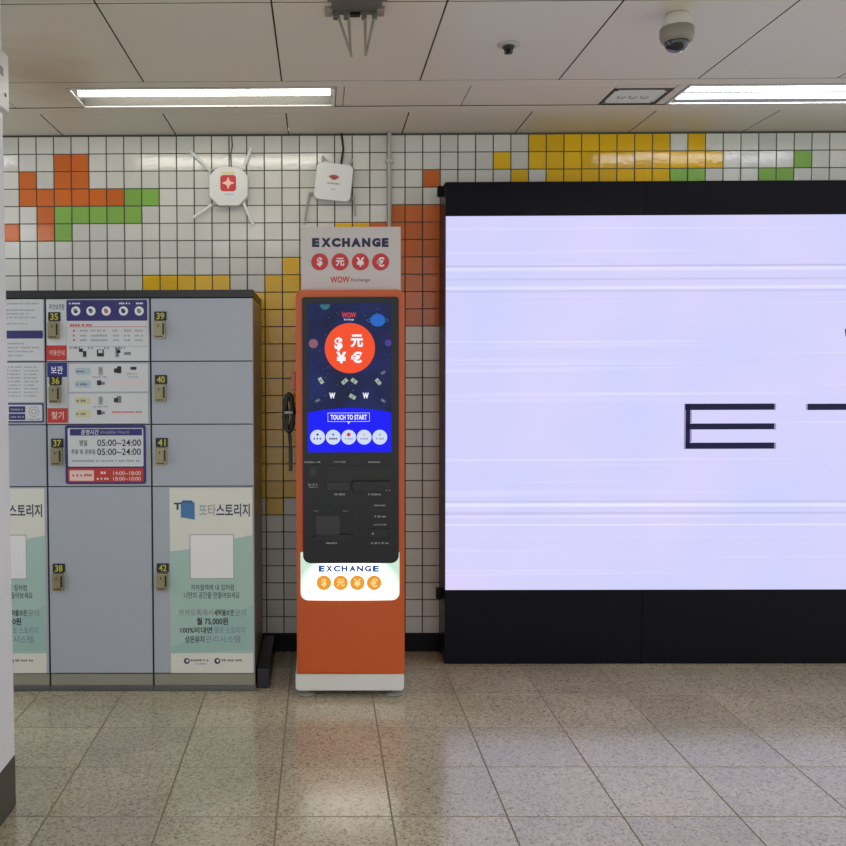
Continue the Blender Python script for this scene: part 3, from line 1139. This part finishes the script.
nv = mat('sign_navy_letter', (22, 18, 78), rough=.4)
rd = mat('sign_red', (206, 44, 50), rough=.4)
q = MB()
for ch_, a, b2 in zip('EXCHANGE', (312, 321.2, 331.6, 342, 351, 362, 372, 381.8), (319.4, 331, 340.6, 350, 361, 370.4, 380.6, 388.6)):
    TS(q, ch_, a, 238, b2, 247, nv, .075, TY - .0006)
q.build('lettering', sg)
q = MB()
TS(q, 'WOW', 330.2, 276.4, 349.6, 282.8, rd, .03, TY - .0006)
TS(q, 'Exchange', 351.2, 278, 370, 282.6, mat('sign_grey_letter', (110, 100, 106), rough=.5), .012, TY - .0006)
q.build('lettering', sg)
for ch_, cx in zip('$元¥€', (319.7, 340, 360.4, 380.6)):
    q = MB()
    x, z = at(cx, 261.9, TY)
    q.disc(x, z, 8.5 * TY / F_PX, TY - .001, TY + .001, rd, 32)
    TS(q, ch_, cx - 4.4, 257.2, cx + 4.4, 266.8, white_p, .03, TY - .0014, True)
    q.build('currency_emblem', sg)

# the touch display
YD = Y1 - .005


def disp_mat():
    m = emat('display_night_blue', (20, 34, 92), 1.0, True)
    nt = m.node_tree
    b = nt.nodes['Principled BSDF']
    tc = nt.nodes.new('ShaderNodeTexCoord')
    nz = nt.nodes.new('ShaderNodeTexNoise')
    nz.inputs['Scale'].default_value = 7
    nt.links.new(tc.outputs['Object'], nz.inputs['Vector'])
    r = nt.nodes.new('ShaderNodeValToRGB')
    e = r.color_ramp.elements
    e[0].position, e[0].color = .3, lin((12, 20, 54))
    e[1].position, e[1].color = .7, lin((22, 34, 92))
    nt.links.new(nz.outputs['Fac'], r.inputs['Fac'])
    nt.links.new(r.outputs['Color'], b.inputs['Emission Color'])
    return m


q = MB()
xa, xb, za, zb = rect(308, 303, 391, 452, KY)
q.rrect(xa, xb, za, zb, .003, YD - .0005, Y1, disp_mat())
eb = lambda n, c, k=1.0: emat('display_' + n, c, k, True)
d_blue = eb('vivid_blue', (6, 6, 246))
d_or = eb('orange', (242, 76, 34))
d_wh = eb('white', (246, 248, 255))
d_pale = eb('pale_blue', (206, 218, 244))
d_gold = eb('banknote', (178, 194, 176), .8)
d_navy = eb('ink', (60, 70, 120), .9)
d_red = eb('red', (220, 60, 60))


def DZ(px, py):
    return at(px, py, KY)


S_ = KY / F_PX
for _ in range(46):
    cx, cy = random.uniform(311, 389), random.uniform(305, 402)
    if math.hypot(cx - 349.8, cy - 348.2) < 27:
        continue
    x, z = DZ(cx, cy)
    q.disc(x, z, random.uniform(.0009, .0018), YD - .0009, YD, eb('star', (150, 164, 214), .8), 6)
disp = q.build('display', kio)
q = MB()
x, z = DZ(349.8, 348.2)
q.disc(x, z, 25.0 * S_, YD - .001, YD, d_or, 48)
for s_, a, b2, c, d in (('$', 332, 337.4, 345, 351), ('元', 350.4, 334.6, 363, 347.4), ('¥', 336, 351.8, 346.4, 363.2), ('€', 351, 351.6, 362, 363)):
    KS(q, s_, a, b2, c, d, d_wh, .04, YD - .0014, s_ == '$')
q.build('round_emblem', disp)
q = MB()
KS(q, 'WOW', 341.8, 312.6, 356, 317.8, d_red, .03, YD - .001)
KS(q, 'Exchange', 344, 318.6, 354, 321, d_pale, .01, YD - .001)
q.build('lettering', disp)
for cx in (332.2, 365.6):
    q = MB()
    KS(q, 'W', cx - 3, 392.6, cx + 3, 398.6, d_wh, .05, YD - .0022)
    q.build('lettering', disp)
# planets
for (cx, cy, r, c, n) in ((325, 306.6, 5, (52, 122, 124), 'teal_planet'), (377.6, 320.4, 7.4, (30, 104, 206), 'blue_planet'), (313.4, 343.6, 4.6, (142, 92, 112), 'rose_planet'), (388, 343, 3.4, (70, 60, 150), 'violet_planet')):
    q = MB()
    x, z = DZ(cx, cy)
    if n == 'teal_planet':
        pts = [(x + r * S_ * math.cos(PI + a * PI / 16), z + .009 + r * S_ * math.sin(PI + a * PI / 16)) for a in range(17)]
        q.prism(pts, YD - .001, YD, eb(n, c, .8))
    else:
        q.disc(x, z, r * S_, YD - .001, YD, eb(n, c, .9), 28, rz=r * S_ * (.84 if 'blue' in n else 1))
    if n == 'blue_planet':
        pts = [(x + 10.5 * S_ * math.cos(a * PI / 12), YD - .0012, z + 2.4 * S_ * math.sin(a * PI / 12)) for a in range(24)]
        q.tube(pts, .0012, eb('planet_ring', (60, 130, 200), .7), 5, closed=True)
    q.build('planet', disp)
# drifting banknotes and stars
for (cx, cy, an) in ((321, 380.6, -60), (344.6, 381.4, 40), (354, 381, -35), (378, 381.6, -50), (352.4, 396.6, -30), (383, 372.6, 30), (383, 400.6, -35), (317.6, 400.4, 25)):
    q = MB()
    x, z = DZ(cx, cy)
    a = math.radians(an)
    w, h = 3.3 * S_, 1.9 * S_
    cs, sn = math.cos(a), math.sin(a)
    big = abs(cy - 381) < 2 or cx == 352.4
    w, h = (w, h) if big else (w * .8, h * .7)
    q.prism([(x + u * cs - v * sn, z + u * sn + v * cs) for u, v in ((-w, -h), (w, -h), (w, h), (-w, h))], YD - .0012, YD, d_gold if big else eb('dim_note', (92, 106, 128), .8))
    q.disc(x, z, h * .6, YD - .0014, YD, eb('note_seal', (120, 150, 130), .8), 12)
    q.build('banknote', disp)
# blue start area
q = MB()
xa, xb, za, zb = rect(308, 408, 391, 452, KY)
pts = [(xa, za), (xb, za)]
for i in range(17):
    t = i / 16
    pts.append((xb + (xa - xb) * t, zb - .022 + .022 * math.sin(PI * t) ** .8))
q.prism(pts, YD - .0012, YD, d_blue)
q.build('start_area', disp)
q = MB()
xa, xb, za, zb = rect(327.6, 412.6, 369.6, 421.6, KY)
ft = .0022
for a, b2, c, d in ((xa, xb, za, za + ft), (xa, xb, zb - ft, zb), (xa, xa + ft, za, zb), (xb - ft, xb, za, zb)):
    q.box(a, b2, YD - .0018, YD, c, d, d_pale)
mx_, mz_ = (xa + xb) / 2, za
q.prism([(mx_ - .008, mz_), (mx_, mz_ - .011), (mx_ + .008, mz_)], YD - .0018, YD, d_pale)
KS(q, 'TOUCH TO START', 330.4, 414.6, 366.8, 419.6, d_wh, .03, YD - .002)
q.build('start_button', disp)
for i, cx in enumerate((317.6, 333.2, 348.6, 364, 379.6)):
    q = MB()
    x, z = DZ(cx, 437)
    q.disc(x, z, 7.4 * S_, YD - .0018, YD, d_pale, 28)
    q.disc(x, z + 2.6 * S_, (2.0 if i == 2 else 1.2) * S_, YD - .002, YD, (d_navy, eb('sky', (90, 130, 210)), d_red, eb('gold', (214, 196, 120)), eb('sage', (130, 190, 160)))[i], 14)
    q.words(x - 4 * S_, x + 4 * S_, z - 1.4 * S_, .009, YD - .0021, d_navy if i in (0, 1) else eb('pale_ink', (150, 160, 196)))
    q.build('touch_button', disp)

# devices below the display
def KR(px0, py0, px1, py1):
    return rect(px0, py0, px1, py1, KY)


YP = Y1 - .004


def framed(name, px0, py0, px1, py1, mrim, mfill, depth=.006, extra=None):
    xa, xb, za, zb = KR(px0, py0, px1, py1)
    q = MB()
    w = .004
    for a, b2, c, d in ((xa, xb, za, za + w), (xa, xb, zb - w, zb), (xa, xa + w, za, zb), (xb - w, xb, za, zb)):
        q.box(a, b2, YP - depth, YP + .002, c, d, mrim, .001)
    q.box(xa, xb, YP - .0006, YP + .002, za, zb, mfill)
    o = q.build(name, kio)
    return o, (xa, xb, za, zb)


rim = mat('kiosk_dark_rim', (30, 31, 33), rough=.35)
o, b_ = framed('code_scanner', 306.6, 464, 319.2, 479.4, rim, kdark2)
q = MB()
q.disc((b_[0] + b_[1]) / 2, (b_[2] + b_[3]) / 2, .018, YP - .004, YP, kgrey, 20)
q.build('lens', o)
o, b_ = framed('passport_reader', 326, 465.4, 391, 490.4, rim, kdark2, .004)
q = MB()
xa, xb, za, zb = KR(352, 480.6, 390, 489.6)
q.rrect(xa, xb, za, zb, .008, YP - .03, YP, kdark2, .004)
q.build('shelf', o)
q = MB()
xa, xb, za, zb = KR(327, 482, 350, 490)
q.box(xa, xb, YP - .006, YP, za, zb, rim, .001)
q.build('slot', o)
for cx in (386, 389.2):
    x, z = at(cx, 489.4, KY)
    MB().disc(x, z, .0032, YP - .0312, YP - .028, klabel, 10).build('indicator', o)
o, b_ = framed('cash_outlet', 308.6, 511, 356, 538, rim, kdark, .004)
q = MB()
xa, xb, za, zb = KR(314, 536, 353, 539)
q.prism([(xa, za), (xb, za), (xb, zb), (xb - .02, zb + .01), (xa + .02, zb + .01), (xa, zb)], YP - .012, YP, kdark2)
q.build('slot', o)
q = MB()
xa, xb, za, zb = KR(316, 515, 340, 534)
q.rrect(xa, xb, za, zb, .006, YP - .008, YP, kgrey, .003)
q.build('flap', o)
o, b_ = framed('receipt_slot', 368.6, 528.4, 389.6, 538.4, rim, kdark2, .008)
x, z = at(372.6, 533, KY)
MB().disc(x, z, .005, YP - .009, YP - .006, klabel, 12).build('indicator', o)
for (a, b2, yy, h) in ((304.4, 321.4, 461.8, 1.7), (334, 346, 461.6, 1.5), (368, 380, 461.8, 1.5), (308, 318, 484.2, 1.9), (309, 318, 486.8, 1.2), (334, 346, 494, 1.9), (368, 382, 494, 1.9),
                       (374, 386, 505, 1.5), (374.6, 385.6, 516, 1.9), (374, 386, 524.2, 1.5), (326, 338, 542.6, 1.7), (371, 389, 542.6, 1.9), (314, 319, 510.6, 1.0), (343, 348, 510.6, 1.0)):
    xa, _ = at(a, yy, KY)
    xb, z = at(b2, yy, KY)
    q = MB()
    q.words(xa, xb, z, h * S_, YP - .0004, klabel)
    q.build('printed_label', kio)
q = MB()
xa, xb, za, zb = KR(370, 509.8, 389, 510.3)
q.box(xa, xb, YP - .0004, YP, za, zb, kgrey)
q.build('printed_line', kio)
# pale reddish holder on the left side, with the cable hanging from it
q = MB()
xa, za = at(291.6, 390.5, KY + .06)
xb, zb = at(297.5, 371.5, KY + .06)
hold = mat('holder_pink_plastic', (176, 104, 88), rough=.5)
q.box(xa, KX0 + .001, KY + .03, KY + .09, za, zb, hold, .006)
q.box(xa - .004, xa + .016, KY + .035, KY + .085, za, za + .03, hold, .005)
q.build('side_holder', kio)

cb = thing('cable_bundle', 'looped black cable hanging on the left side of the orange machine', 'cable', (at(289, 412, KY + .06)[0], KY + .06, 1.3))
blk = mat('black_cable_rubber', (16, 16, 18), rough=.4)
cx, cz = at(289.6, 412, KY + .06)
zc_top, zc_bot = at(289, 393, KY + .06)[1], at(289, 432.5, KY + .06)[1]
hh = (zc_top - zc_bot) / 2
q = MB()
for k, (rx, dy, rz_) in enumerate(((.022, -.008, 1.0), (.017, .004, .97), (.025, .012, .95), (.019, -.018, .92), (.021, .02, .99), (.012, -.012, .9), (.009, .010, .86), (.015, .016, .93))):
    pts = [(cx - .003 + rx * math.cos(a * PI / 14) + .004 * math.sin(a + k), KY + .06 + dy + .004 * math.sin(a * .7 + k), (zc_top + zc_bot) / 2 + hh * rz_ * math.sin(a * PI / 14)) for a in range(28)]
    q.tube(pts, .0066, blk, 8, closed=True)
q.build('coil', cb)
q = MB()
q.box(cx - .024, cx + .016, KY + .03, KY + .09, (zc_top + zc_bot) / 2 - .004, (zc_top + zc_bot) / 2 + .008, mat('cable_tie_white', (150, 150, 150), rough=.4), .003)
q.build('cable_tie', cb)
x1, z1 = at(290.6, 471, KY + .06)
q = MB()
q.tube([(cx, KY + .06, zc_bot + .01), (cx + .006, KY + .058, zc_bot - .03), (x1 + .001, KY + .06, z1 + .12), (x1, KY + .06, z1 + .05)], .005, blk, 8)
q.tube([(cx - .008, KY + .066, zc_bot + .012), (cx - .002, KY + .066, zc_bot - .05), (x1 - .002, KY + .066, z1 + .1)], .004, blk, 8)
q.box(x1 - .009, x1 + .009, KY + .05, KY + .07, z1, z1 + .12, blk, .004)
q.build('plug_end', cb)

# ------------------------------------------------------------ big screen
SY = 4.883
SX0 = at(444.8, 420, SY)[0]
SX1 = 4.2
SB = WALL_Y - .03
Z_S0 = .002
Z_L0, Z_L1 = at(640, 589.8, SY)[1], at(640, 215.2, SY)[1]
Z_S1 = at(640, 181, SY)[1]
frame_m = mat('screen_black_frame', (14, 14, 22), rough=.28, spec=.12, vary=.06, vscale=3)
sc = thing('led_screen', 'huge glowing lavender led screen in a black frame on the floor', 'screen', ((SX0 + SX1) / 2, (SY + SB) / 2, 0))
seam = [SX0, at(646, 200, SY)[0], 2.95, SX1]
for a, b2 in zip(seam[:-1], seam[1:]):
    q = MB()
    q.box(a + .0008, b2 - .0008, SY - .001, SB, Z_L1, Z_S1, frame_m, .002)
    q.build('header_panel', sc)
    q = MB()
    q.box(a + .0008, b2 - .0008, SY - .001, SB, Z_S0, Z_L0, frame_m, .002)
    q.build('base_panel', sc)
q = MB()
q.box(SX0 + .002, SX1 - .002, SY + .02, SB, Z_L0 + .001, Z_L1 - .001, frame_m)
q.box(SX0, SX0 + .004, SY - .001, SB, Z_L0 + .001, Z_L1 - .001, mat('screen_side_navy', (22, 20, 44), rough=.4))
q.build('casing', sc)


LED_O = Vector(((SX0 + SX1) / 2, (SY + SB) / 2, 0))


def led_mat():
    m = emat('led_lavender', (214, 212, 253), 1.0)
    nt = m.node_tree
    b = nt.nodes['Principled BSDF']
    tc = nt.nodes.new('ShaderNodeTexCoord')
    sep = nt.nodes.new('ShaderNodeSeparateXYZ')
    nt.links.new(tc.outputs['Object'], sep.inputs['Vector'])
    H = Z_L1 - Z_L0
    # soft colour drift over the picture
    nz = nt.nodes.new('ShaderNodeTexNoise')
    nz.inputs['Scale'].default_value = 1.6
    nz.inputs['Detail'].default_value = 2
    nt.links.new(tc.outputs['Object'], nz.inputs['Vector'])
    r0 = nt.nodes.new('ShaderNodeValToRGB')
    e = r0.color_ramp.elements
    e[0].position, e[0].color = .3, lin((204, 210, 253))
    e[1].position, e[1].color = .72, lin((220, 212, 252))
    nt.links.new(nz.outputs['Fac'], r0.inputs['Fac'])
    # fine scan lines
    mp = nt.nodes.new('ShaderNodeMapping')
    mp.inputs['Scale'].default_value = (.35, 0, 46)
    nt.links.new(tc.outputs['Object'], mp.inputs['Vector'])
    n2 = nt.nodes.new('ShaderNodeTexNoise')
    n2.inputs['Scale'].default_value = 1.0
    n2.inputs['Detail'].default_value = 1
    nt.links.new(mp.outputs['Vector'], n2.inputs['Vector'])
    ml = nt.nodes.new('ShaderNodeMapRange')
    ml.inputs['From Min'].default_value, ml.inputs['From Max'].default_value = .6, .8
    ml.inputs['To Min'].default_value, ml.inputs['To Max'].default_value = 1.0, 1.14
    nt.links.new(n2.outputs['Fac'], ml.inputs['Value'])
    # two pairs of strong bright lines edged in grey
    fz = nt.nodes.new('ShaderNodeMapRange')
    fz.inputs['From Min'].default_value, fz.inputs['From Max'].default_value = Z_L0 - LED_O.z, Z_L1 - LED_O.z
    nt.links.new(sep.outputs['Z'], fz.inputs['Value'])
    base = .5

    def ramp(lines):
        rp = nt.nodes.new('ShaderNodeValToRGB')
        nt.links.new(fz.outputs['Result'], rp.inputs['Fac'])
        e = rp.color_ramp.elements
        e[0].position, e[0].color = 0, (base, base, base, 1)
        e[1].position, e[1].color = 1, (base, base, base, 1)
        for pc, val, hw in lines:
            f = (at(640, pc, SY)[1] - Z_L0) / H
            w = hw * SY / F_PX / H
            for off, v in ((-w, base), (-w * .5, val), (w * .5, val), (w, base)):
                k = e.new(f + off)
                k.color = (v, v, v, 1)
        m2 = nt.nodes.new('ShaderNodeMath')
        m2.operation = 'MULTIPLY'
        m2.inputs[1].default_value = 2.0
        nt.links.new(rp.outputs['Color'], m2.inputs[0])
        return m2
    ra_ = ramp(((265.4, .38, .9), (268.6, .6, 1.8), (278.4, .42, .9), (287.6, .6, 1.8), (290.8, .42, .9)))
    rb_ = ramp(((501.2, .42, .9), (505, .6, 2.0), (513.6, .40, .9), (525, .6, 1.2)))
    mu = nt.nodes.new('ShaderNodeMath')
    mu.operation = 'MULTIPLY'
    nt.links.new(ra_.outputs['Value'], mu.inputs[0])
    nt.links.new(rb_.outputs['Value'], mu.inputs[1])
    m3 = nt.nodes.new('ShaderNodeMath')
    m3.operation = 'MULTIPLY'
    nt.links.new(mu.outputs['Value'], m3.inputs[0])
    nt.links.new(ml.outputs['Result'], m3.inputs[1])
    nt.links.new(r0.outputs['Color'], b.inputs['Emission Color'])
    nt.links.new(m3.outputs['Value'], b.inputs['Emission Strength'])
    return m


q = MB()
q.box(SX0 + .004, SX1 - .004, SY, SY + .02, Z_L0 + .001, Z_L1 - .001, led_mat())
led = q.build('display', sc)
ldk = emat('led_ink', (34, 30, 62), 1.0)
lgr = emat('led_ink_edge', (150, 148, 190), 1.0)


def bar(mb, px0, py0, px1, py1, m=None, y=.0012):
    a, b2, c, d = rect(px0, py0, px1, py1, SY)
    mb.box(a, b2, SY - y, SY + .001, c, d, m or ldk)


q = MB()
bar(q, 685, 403.6, 774.4, 409.9); bar(q, 685.6, 423.4, 774.2, 429.4); bar(q, 685.6, 442.6, 774.2, 448.8)
bar(q, 685.6, 404, 690, 448.8)
bar(q, 684, 404, 685.6, 449, lgr, .0010); bar(q, 690, 410.2, 691.6, 423, lgr, .0010); bar(q, 690, 429.8, 691.6, 442.2, lgr, .0010)
for yy in (403.6, 423.4, 442.6):
    bar(q, 774.4, yy, 776, yy + 6.2, lgr, .0010)
q.build('lettering', led)
q = MB()
bar(q, 807.6, 403.6, 898, 409.9); bar(q, 850.6, 410, 855.4, 448.8)
bar(q, 806, 404, 808.4, 409.9, lgr, .0010)
q.build('lettering', led)
q = MB()
a, b2, c, d = rect(844.6, 329, 852, 337, SY)
q.prism([(a, d), (a + .006, c), (b2, c - .012), (b2, d)][::-1], SY - .0012, SY + .001, ldk)
q.build('lettering', led)
for (px, py) in ((440.2, 191.5), (438.8, 593)):
    x, z = at(px, py, 5.0)
    q = MB()
    q.rrect(x - .016, SX0 + .001, z - .028, z + .028, .006, 4.985, 5.02, frame_m, .002)
    q.build('side_latch', sc)

# ---------------------------------------------- pipe and the two routers
q = MB()
x, z = at(389.4, 180, WALL_Y - .016)
pipe = thing('conduit_pipe', 'thin pale vertical conduit pipe on the tiles behind the exchange sign', 'pipe', (x, WALL_Y - .016, 1.9))
pm = mat('conduit_pale_grey', (176, 178, 176), rough=.35)
q.tube([(x, WALL_Y - .017, CEIL - .003), (x, WALL_Y - .017, 1.35)], .0115, pm, 14)
q.build('tube', pipe)
for zc in (2.72, 2.3, 1.6):
    q = MB()
    q.box(x - .022, x + .022, WALL_Y - .03, WALL_Y - .001, zc - .009, zc + .009, pm, .003)
    q.build('clamp', pipe)

RY = WALL_Y - .05
rw = mat('router_white_plastic', (226, 228, 226), rough=.35)
ra = mat('antenna_white', (226, 228, 228), rough=.4)
rgr = mat('antenna_grey', (168, 166, 160), rough=.4)
x, z = at(228.4, 186, RY)
r1 = thing('wifi_router', 'white router with red square logo and four spread antennas on the tiled wall', 'router', (x, RY + .03, z))
s = RY / F_PX
h = 19.2 * s
c = 9 * s
q = MB()
q.prism([(x - h + c, z - h), (x + h - c, z - h), (x + h, z - h + c), (x + h, z + h - c), (x + h - c, z + h), (x - h + c, z + h), (x - h, z + h - c), (x - h, z - h + c)], RY, WALL_Y - .006, rw, .005)
b = q.build('body', r1)
q = MB()
q.rrect(x - 8 * s, x + 7.6 * s, z - 5.2 * s, z + 10.8 * s, 3 * s, RY - .001, RY + .002, mat('router_logo_red', (206, 40, 46), rough=.4))
pts = []
for k in range(8):
    rr = (6.2 if k % 2 == 0 else 2.6) * s
    pts.append((x - .2 * s + rr * math.cos(PI / 2 + k * PI / 4), z + 2.9 * s + rr * math.sin(PI / 2 + k * PI / 4)))
q.prism(pts, RY - .0016, RY + .001, mat('router_logo_pale', (244, 206, 196), rough=.4))
q.box(x - 7 * s, x + 6.6 * s, RY - .0008, RY + .002, z + 11.6 * s, z + 14.2 * s, mat('router_yellow_mark', (226, 214, 140), rough=.4))
q.box(x - 4 * s, x + 5 * s, RY - .0008, RY + .002, z - 9 * s, z - 7.4 * s, mat('router_lilac_mark', (196, 198, 224), rough=.4))
q.build('logo', b)
for (a, e_) in (((211, 171), (190.5, 151.6)), ((243.6, 168), (251.4, 147.8)), ((212, 205), (193.6, 217.6)), ((243.6, 203), (253.6, 225.4))):
    xa, za = at(*a, RY + .025)
    xb, zb = at(*e_, RY + .02)
    q = MB()
    q.tube([(xa, RY + .022, za), (xa + (xb - xa) * .3, RY + .02, za + (zb - za) * .3)], .009, rw, 10)
    q.tube([(xa + (xb - xa) * .28, RY + .02, za + (zb - za) * .28), (xb, RY + .016, zb)], .0095, ra, 10, r1=.0085)
    q.build('antenna', r1)
q = MB()
xt, zt = at(231.5, 136, WALL_Y - .02)
q.tube([(xt, WALL_Y - .018, CEIL - .004), (xt + .004, WALL_Y - .018, CEIL - .07), (xt - .006, WALL_Y - .018, CEIL - .12), (x + .014, WALL_Y - .02, z + h - .008)], .0038, mat('router_grey_cable', (84, 84, 82), rough=.5), 8)
q.build('cable', r1)

x, z = at(333.6, 181.8, RY)
r2 = thing('wifi_router', 'plain tilted white router with drooping grey antennas above the exchange sign', 'router', (x, RY + .03, z))
rot = Matrix.Translation((x, 0, z)) @ Matrix.Rotation(math.radians(6.2), 4, 'Y') @ Matrix.Translation((-x, 0, -z))


def rotmb(mb):
    mb.v = [tuple(rot @ Vector(p)) for p in mb.v]
    return mb


h = 18.0 * s
q = MB()
q.rrect(x - h, x + h, z - h, z + h, .02, RY, RY + .028, rw, .007)
b = rotmb(q).build('body', r2)
q = MB()
q.box(x - h * .7, x + h * 1.06, RY + .028, WALL_Y - .007, z - h * .95, z + h * .98, mat('router_bracket_grey', (150, 148, 142), rough=.45), .004)
rotmb(q).build('wall_bracket', r2)
q = MB()
rl = mat('router_print_red', (196, 92, 96), rough=.45)
for k, rr in enumerate((6.2, 4.2, 2.2)):
    pts = [(x + rr * s * math.cos(PI * (.22 + .56 * a / 10)), RY - .0006, z + 1.2 * s + rr * s * .8 * math.sin(PI * (.22 + .56 * a / 10))) for a in range(11)]
    q.tube(pts, .0045, rl, 6)
q.words(x - 6 * s, x + 6 * s, z - 1.6 * s, .011, RY - .0006, ink_lg)
q.words(x - 1.4 * s, x + 2 * s, z - 7.4 * s, .007, RY - .0006, ink_lg)
rotmb(q).build('logo', b)
for (a, m_, e_) in (((314, 194), (309.6, 193.4), (304.2, 224.5)), ((349, 199), (353.4, 198), (355, 216)), ((323, 166), (322.6, 157.6), (326, 160.6)), ((349, 168), (351.6, 160.4), (351, 165))):
    pa, pm2, pe = [at(*v, RY + .04) for v in (a, m_, e_)]
    q = MB()
    q.tube([(pa[0], RY + .04, pa[1]), (pm2[0], RY + .04, pm2[1])], .0075, rgr, 10)
    q.tube([(pm2[0], RY + .04, pm2[1] + .008), (pe[0], RY + .035, pe[1])], .0068, rgr, 10, r1=.005)
    q.build('antenna', r2)
q = MB()
xt, zt = at(342.6, 136, WALL_Y - .02)
x2, z2 = at(340.8, 165, WALL_Y - .02)
q.tube([(xt - .006, WALL_Y - .018, CEIL - .004), (xt, WALL_Y - .018, CEIL - .05), (xt + .004, WALL_Y - .018, CEIL - .09), (x2, WALL_Y - .02, z2 - .01)], .0062, blk, 8)
q.build('cable', r2)

# ----------------------------------------------------- world and exposure
w = bpy.data.worlds.new('concourse_ambient')
w.use_nodes = True
bg = w.node_tree.nodes['Background']
bg.inputs['Color'].default_value = (.95, 1.0, .99, 1)
bg.inputs['Strength'].default_value = 1.2
scene.world = w

vs = scene.view_settings
scene.display_settings.display_device = 'sRGB'
vs.view_transform = 'Standard'
vs.look = 'None'
vs.exposure = 0.0
vs.gamma = 1.0
vs.use_curve_mapping = False
scene.cycles.use_denoising = True
scene.cycles.max_bounces = 8
scene.cycles.sample_clamp_indirect = 4.0
